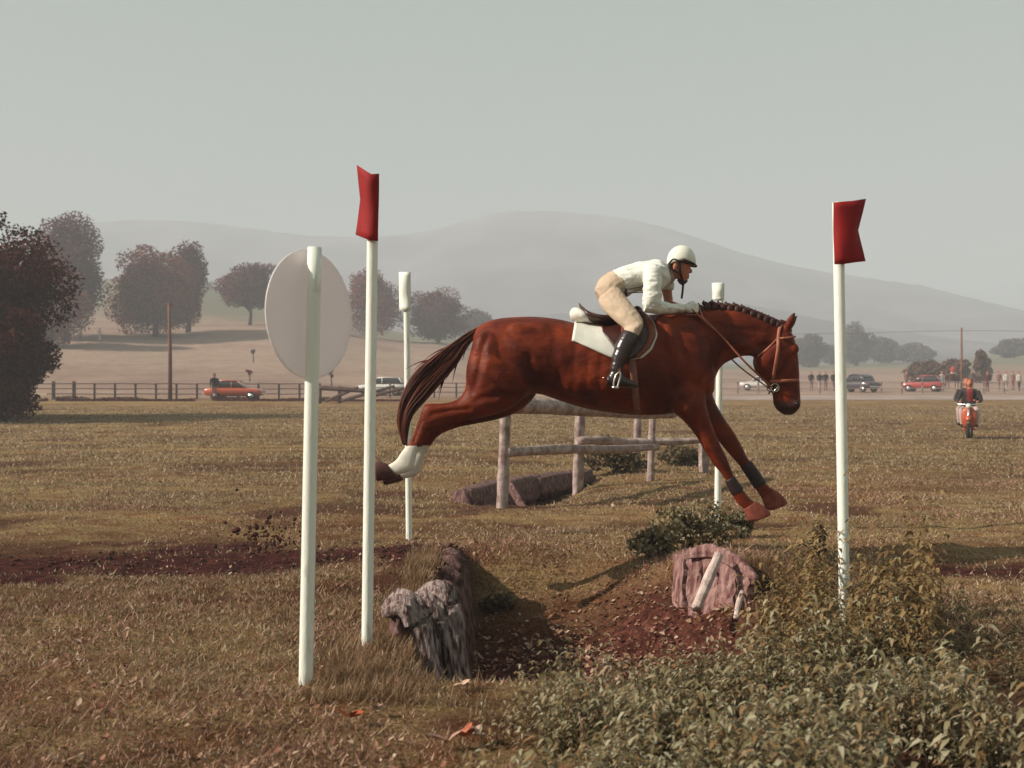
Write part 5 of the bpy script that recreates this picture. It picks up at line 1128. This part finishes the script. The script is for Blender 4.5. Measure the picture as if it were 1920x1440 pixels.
def person(label, loc, rz, jacket, trousers, pose='stand', hair=(.05, .02, .015), group=None, scale=1.0, shirt=None, skin=True, k=[0]):
    me = PM[pose].copy(); k[0] += 1; z0 = .82 if pose != 'ride' else .02
    cols = [mat('jacket%d' % k[0], jacket, .85, var=.2), mat('trousers%d' % k[0], trousers, .85, var=.2), M['skin'], mat('shoes%d' % k[0], (.03, .02, .02), .6)]
    if shirt: cols.append(mat('shirt%d' % k[0], shirt, .85))
    def fn(c):
        o = np.zeros(len(c)); zz = c[:, 2]
        if pose != 'ride':
            o[zz < .90] = 1; o[(zz < .91) & (np.abs(c[:, 0]) > .17)] = 2; o[(zz > .91) & (zz < 1.0) & (np.abs(c[:, 0]) > .19)] = 0; o[zz > 1.455] = 2; o[zz < .085] = 3
        else:
            o[(zz < .15)] = 1; o[(zz < .2) & (c[:, 1] < -.05)] = 1; o[(zz > .2) & (c[:, 1] < -.375)] = 2; o[zz > .655] = 2; o[zz < -.33] = 3
        if shirt: o[(c[:, 1] < -.05) & (np.abs(c[:, 0]) < .075 + 0 * zz) & (zz > z0 + .2) & (zz < z0 + .62)] = 4
        return o
    slots(me, fn); o = link('person', me, cols); o.location = loc; o.rotation_euler = (0, 0, rz); o.scale = (scale,) * 3
    tag(o, label, 'person', group)
    b = bmesh.new(); hz = (0, .02, z0 + .84) if pose != 'ride' else (0, -.02, z0 + .84); ball(b, hz, (.088, .10, .085), None, 12); bm_obj('hair', b, mat('hair%d' % k[0], hair, .8), o)
    return o
person('person in a dark top standing beside the orange-red car', on_ground(402, 71.8), .3, (.03, .015, .018), (.42, .20, .16), scale=1.06)
GP = 'people along the right field edge'
for px, d, jk, tr, ps, lb in [
    (1521, 96, (.04, .025, .03), (.30, .18, .18), 'stand', 'leftmost of the four dark figures right of the horse head'),
    (1537, 95, (.035, .02, .025), (.45, .36, .34), 'walk', 'second from the left of the four dark figures right of the horse head'),
    (1548, 97, (.04, .025, .03), (.25, .13, .14), 'stand', 'third from the left of the four dark figures right of the horse head'),
    (1563, 95, (.05, .03, .035), (.28, .16, .16), 'walk', 'rightmost of the four dark figures, touching the right red flag pole'),
    (1766, 97, (.62, .55, .48), (.22, .13, .14), 'stand', 'figure in a pale top beside the small horse'),
    (1851, 93, (.16, .03, .035), (.18, .05, .06), 'stand', 'dark red figure right of the scooter riders'),
    (1887, 96, (.75, .70, .64), (.55, .45, .42), 'walk', 'figure in white near the right edge'),
    (1899, 98, (.40, .20, .17), (.34, .18, .16), 'stand', 'brownish figure between the two pale figures at the right edge'),
    (1911, 95, (.74, .69, .64), (.05, .04, .05), 'walk', 'figure with white top and dark legs at the right edge'),
    (1873, 99, (.36, .20, .19), (.30, .18, .17), 'walk', 'pinkish figure just left of the figure in white near the right edge'),
    (1822, 104, (.18, .11, .12), (.22, .14, .15), 'stand', 'faint dark figure standing above the scooter riders'),
    (1700, 98, (.30, .16, .15), (.24, .14, .14), 'walk', 'brownish figure left of the red car')]:
    person(lb, on_ground(px, d), .2, jk, tr, ps, group=GP)
for px, d, lb in [(187, 140, 'tiny white figure below the broad rusty tree'), (132, 141, 'left one of two tiny cream figures under the tall plum tree'), (151, 141, 'right one of two tiny cream figures under the tall plum tree')]:
    person(lb, on_ground(px, d), 0, (.75, .68, .58), (.70, .62, .54) if px > 180 else (.30, .14, .12), group='tiny figures on the hill')

# a small ridden horse far off on the right
def far_horse(label, loc, rz, m):
    b = bmesh.new()
    tube(b, [(-.75, 0, 1.25), (-.6, 0, 1.28), (-.2, 0, 1.2), (.25, 0, 1.2), (.6, 0, 1.25), (.75, 0, 1.25)], [.16, .27, .28, .29, .26, .14], 14, sub=3)
    tube(b, [(.5, 0, 1.3), (.8, 0, 1.6), (1.05, 0, 1.85)], [.22, .15, .10], 12, sub=3); tube(b, [(1.0, 0, 1.9), (1.2, 0, 1.75), (1.42, 0, 1.5)], [.09, .10, .06], 10, sub=3)
    for s in (-1, 1):
        tube(b, [(.55, s * .15, 1.15), (.58, s * .15, .8), (.56, s * .15, .52), (.57, s * .15, .1), (.6, s * .15, .02)], [.12, .075, .05, .035, .05], 8, sub=2)
        tube(b, [(-.55, s * .15, 1.2), (-.5, s * .16, .9), (-.72, s * .16, .6), (-.68, s * .15, .12), (-.65, s * .15, .02)], [.17, .12, .06, .038, .05], 8, sub=2); tube(b, [(1.0, s * .06, 1.92), (1.0, s * .07, 2.06)], [.03, .012], 6)
    o = link('horse', fuse(b, .03, 3), m); o.location = loc; o.rotation_euler = (0, 0, rz); tag(o, label, 'horse')
    b = bmesh.new(); tube(b, [(-.78, 0, 1.32), (-.95, 0, 1.1), (-.95, 0, .65)], [.05, .08, .02], 8, sub=3); bm_obj('tail', b, M['hair'], o)
    return o
gl = Vector(on_ground(1786, 99)); far_horse('small brown ridden horse beside the power pole', gl, .5, mat('far_bay', (.13, .045, .035), .6, var=.3, scale=3))
person('rider in a red top on the small far horse', gl + Vector((0, 0, 1.44)), .5 + math.pi / 2, (.36, .05, .04), (.5, .42, .38), 'ride')

# ------------------------------------------------------------------ motor scooter with two riders
sl = Vector(on_ground(1818, 30.0)); t = empty('motor_scooter', sl, 'orange-red motor scooter driving towards us across the field', 'scooter', rz=-.46)
SR = mat('scooter_paint', (.50, .10, .045), .35, spec=.5, var=.1)
b = bmesh.new(); tube(b, [(0, -.42, .98), (0, -.52, .62), (0, -.60, .30)], [.035, .035, .03], 8); bm_obj('fork', b, M['chrome'], t)
b = bmesh.new(); R3 = []
for z, w, y in ((.30, .12, -.30), (.42, .17, -.36), (.62, .20, -.40), (.80, .17, -.40), (.90, .10, -.40)):
    R3.append([Vector((w * math.cos(a), y - .055 * max(0, math.sin(a)) * 1 + .02 * math.sin(a), z)) for a in [2 * math.pi * i / 16 for i in range(16)]])
add_rings(b, R3); bm_obj('leg_shield', b, SR, t)
b = bmesh.new(); box(b, (0, -.05, .28), (.36, .5, .04), None, .015); bm_obj('floorboard', b, SR, t)
b = bmesh.new(); tube(b, [(0, .12, .42), (0, .35, .52), (0, .62, .50), (0, .85, .40)], [.13, .20, .20, .08], 14, sub=3); bm_obj('rear_cowl', b, SR, t)
b = bmesh.new(); tube(b, [(0, .05, .76), (0, .35, .77), (0, .72, .79)], [.12, .13, .10], 12, flat=.45, sub=3); bm_obj('seat', b, M['black'], t)
b = bmesh.new(); tube(b, [(0, -.66, .52), (0, -.60, .60), (0, -.48, .58), (0, -.42, .46)], [.05, .075, .075, .05], 12, flat=1.0, sub=3); bm_obj('front_mudguard', b, SR, t)
b = bmesh.new(); tube(b, [(-.33, -.32, 1.00), (-.2, -.38, .98), (0, -.44, .97), (.2, -.38, .98), (.33, -.32, 1.00)], .018, 8, sub=2); bm_obj('handlebar', b, M['chrome'], t)
b = bmesh.new(); ball(b, (0, -.50, .93), (.075, .07, .075), None, 14); bm_obj('headlight', b, M['lamp'], t)
for y in (-.55, .62):
    w = bpy.data.objects.new('wheel', None); COL.objects.link(w); w.parent = t; w.location = (0, y, .23)
    b = bmesh.new(); tube(b, [(-.05, 0, 0), (-.035, 0, 0), (.035, 0, 0), (.05, 0, 0)], [.19, .23, .23, .19], 22); bm_obj('tyre', b, M['tyre'], w)
    b = bmesh.new(); tube(b, [(-.054, 0, 0), (.054, 0, 0)], .12, 16); bm_obj('rim', b, M['chrome'], w)
rot = Matrix.Rotation(-.46, 3, 'Z')
person('scooter driver in a dark jacket over red, with pale trousers', sl + rot @ Vector((0, .12, .76)), -.46, (.035, .03, .032), (.50, .37, .34), 'ride', (.16, .05, .03), shirt=(.22, .03, .025))
person('passenger peering over the scooter driver from behind', sl + rot @ Vector((-.10, .52, .80)), -.46, (.05, .035, .035), (.46, .34, .31), 'ride', (.20, .05, .03))

# ------------------------------------------------------------------ haze
bm = bmesh.new(); box(bm, (0, 735, 93), (3700, 1640, 196))
hm = bpy.data.materials.new('valley_haze'); hm.use_nodes = True; hn = hm.node_tree.nodes; hn.clear()
ho = hn.new('ShaderNodeOutputMaterial'); pv = hn.new('ShaderNodeVolumePrincipled'); pv.inputs['Density'].default_value = 0.0018; pv.inputs['Color'].default_value = (.71, .75, .81, 1); pv.inputs['Anisotropy'].default_value = 0.0
hm.node_tree.links.new(pv.outputs[0], ho.inputs['Volume'])
tag(bm_obj('haze', bm, hm, smooth=False), 'pale autumn haze filling the valley', 'haze', kind='stuff')
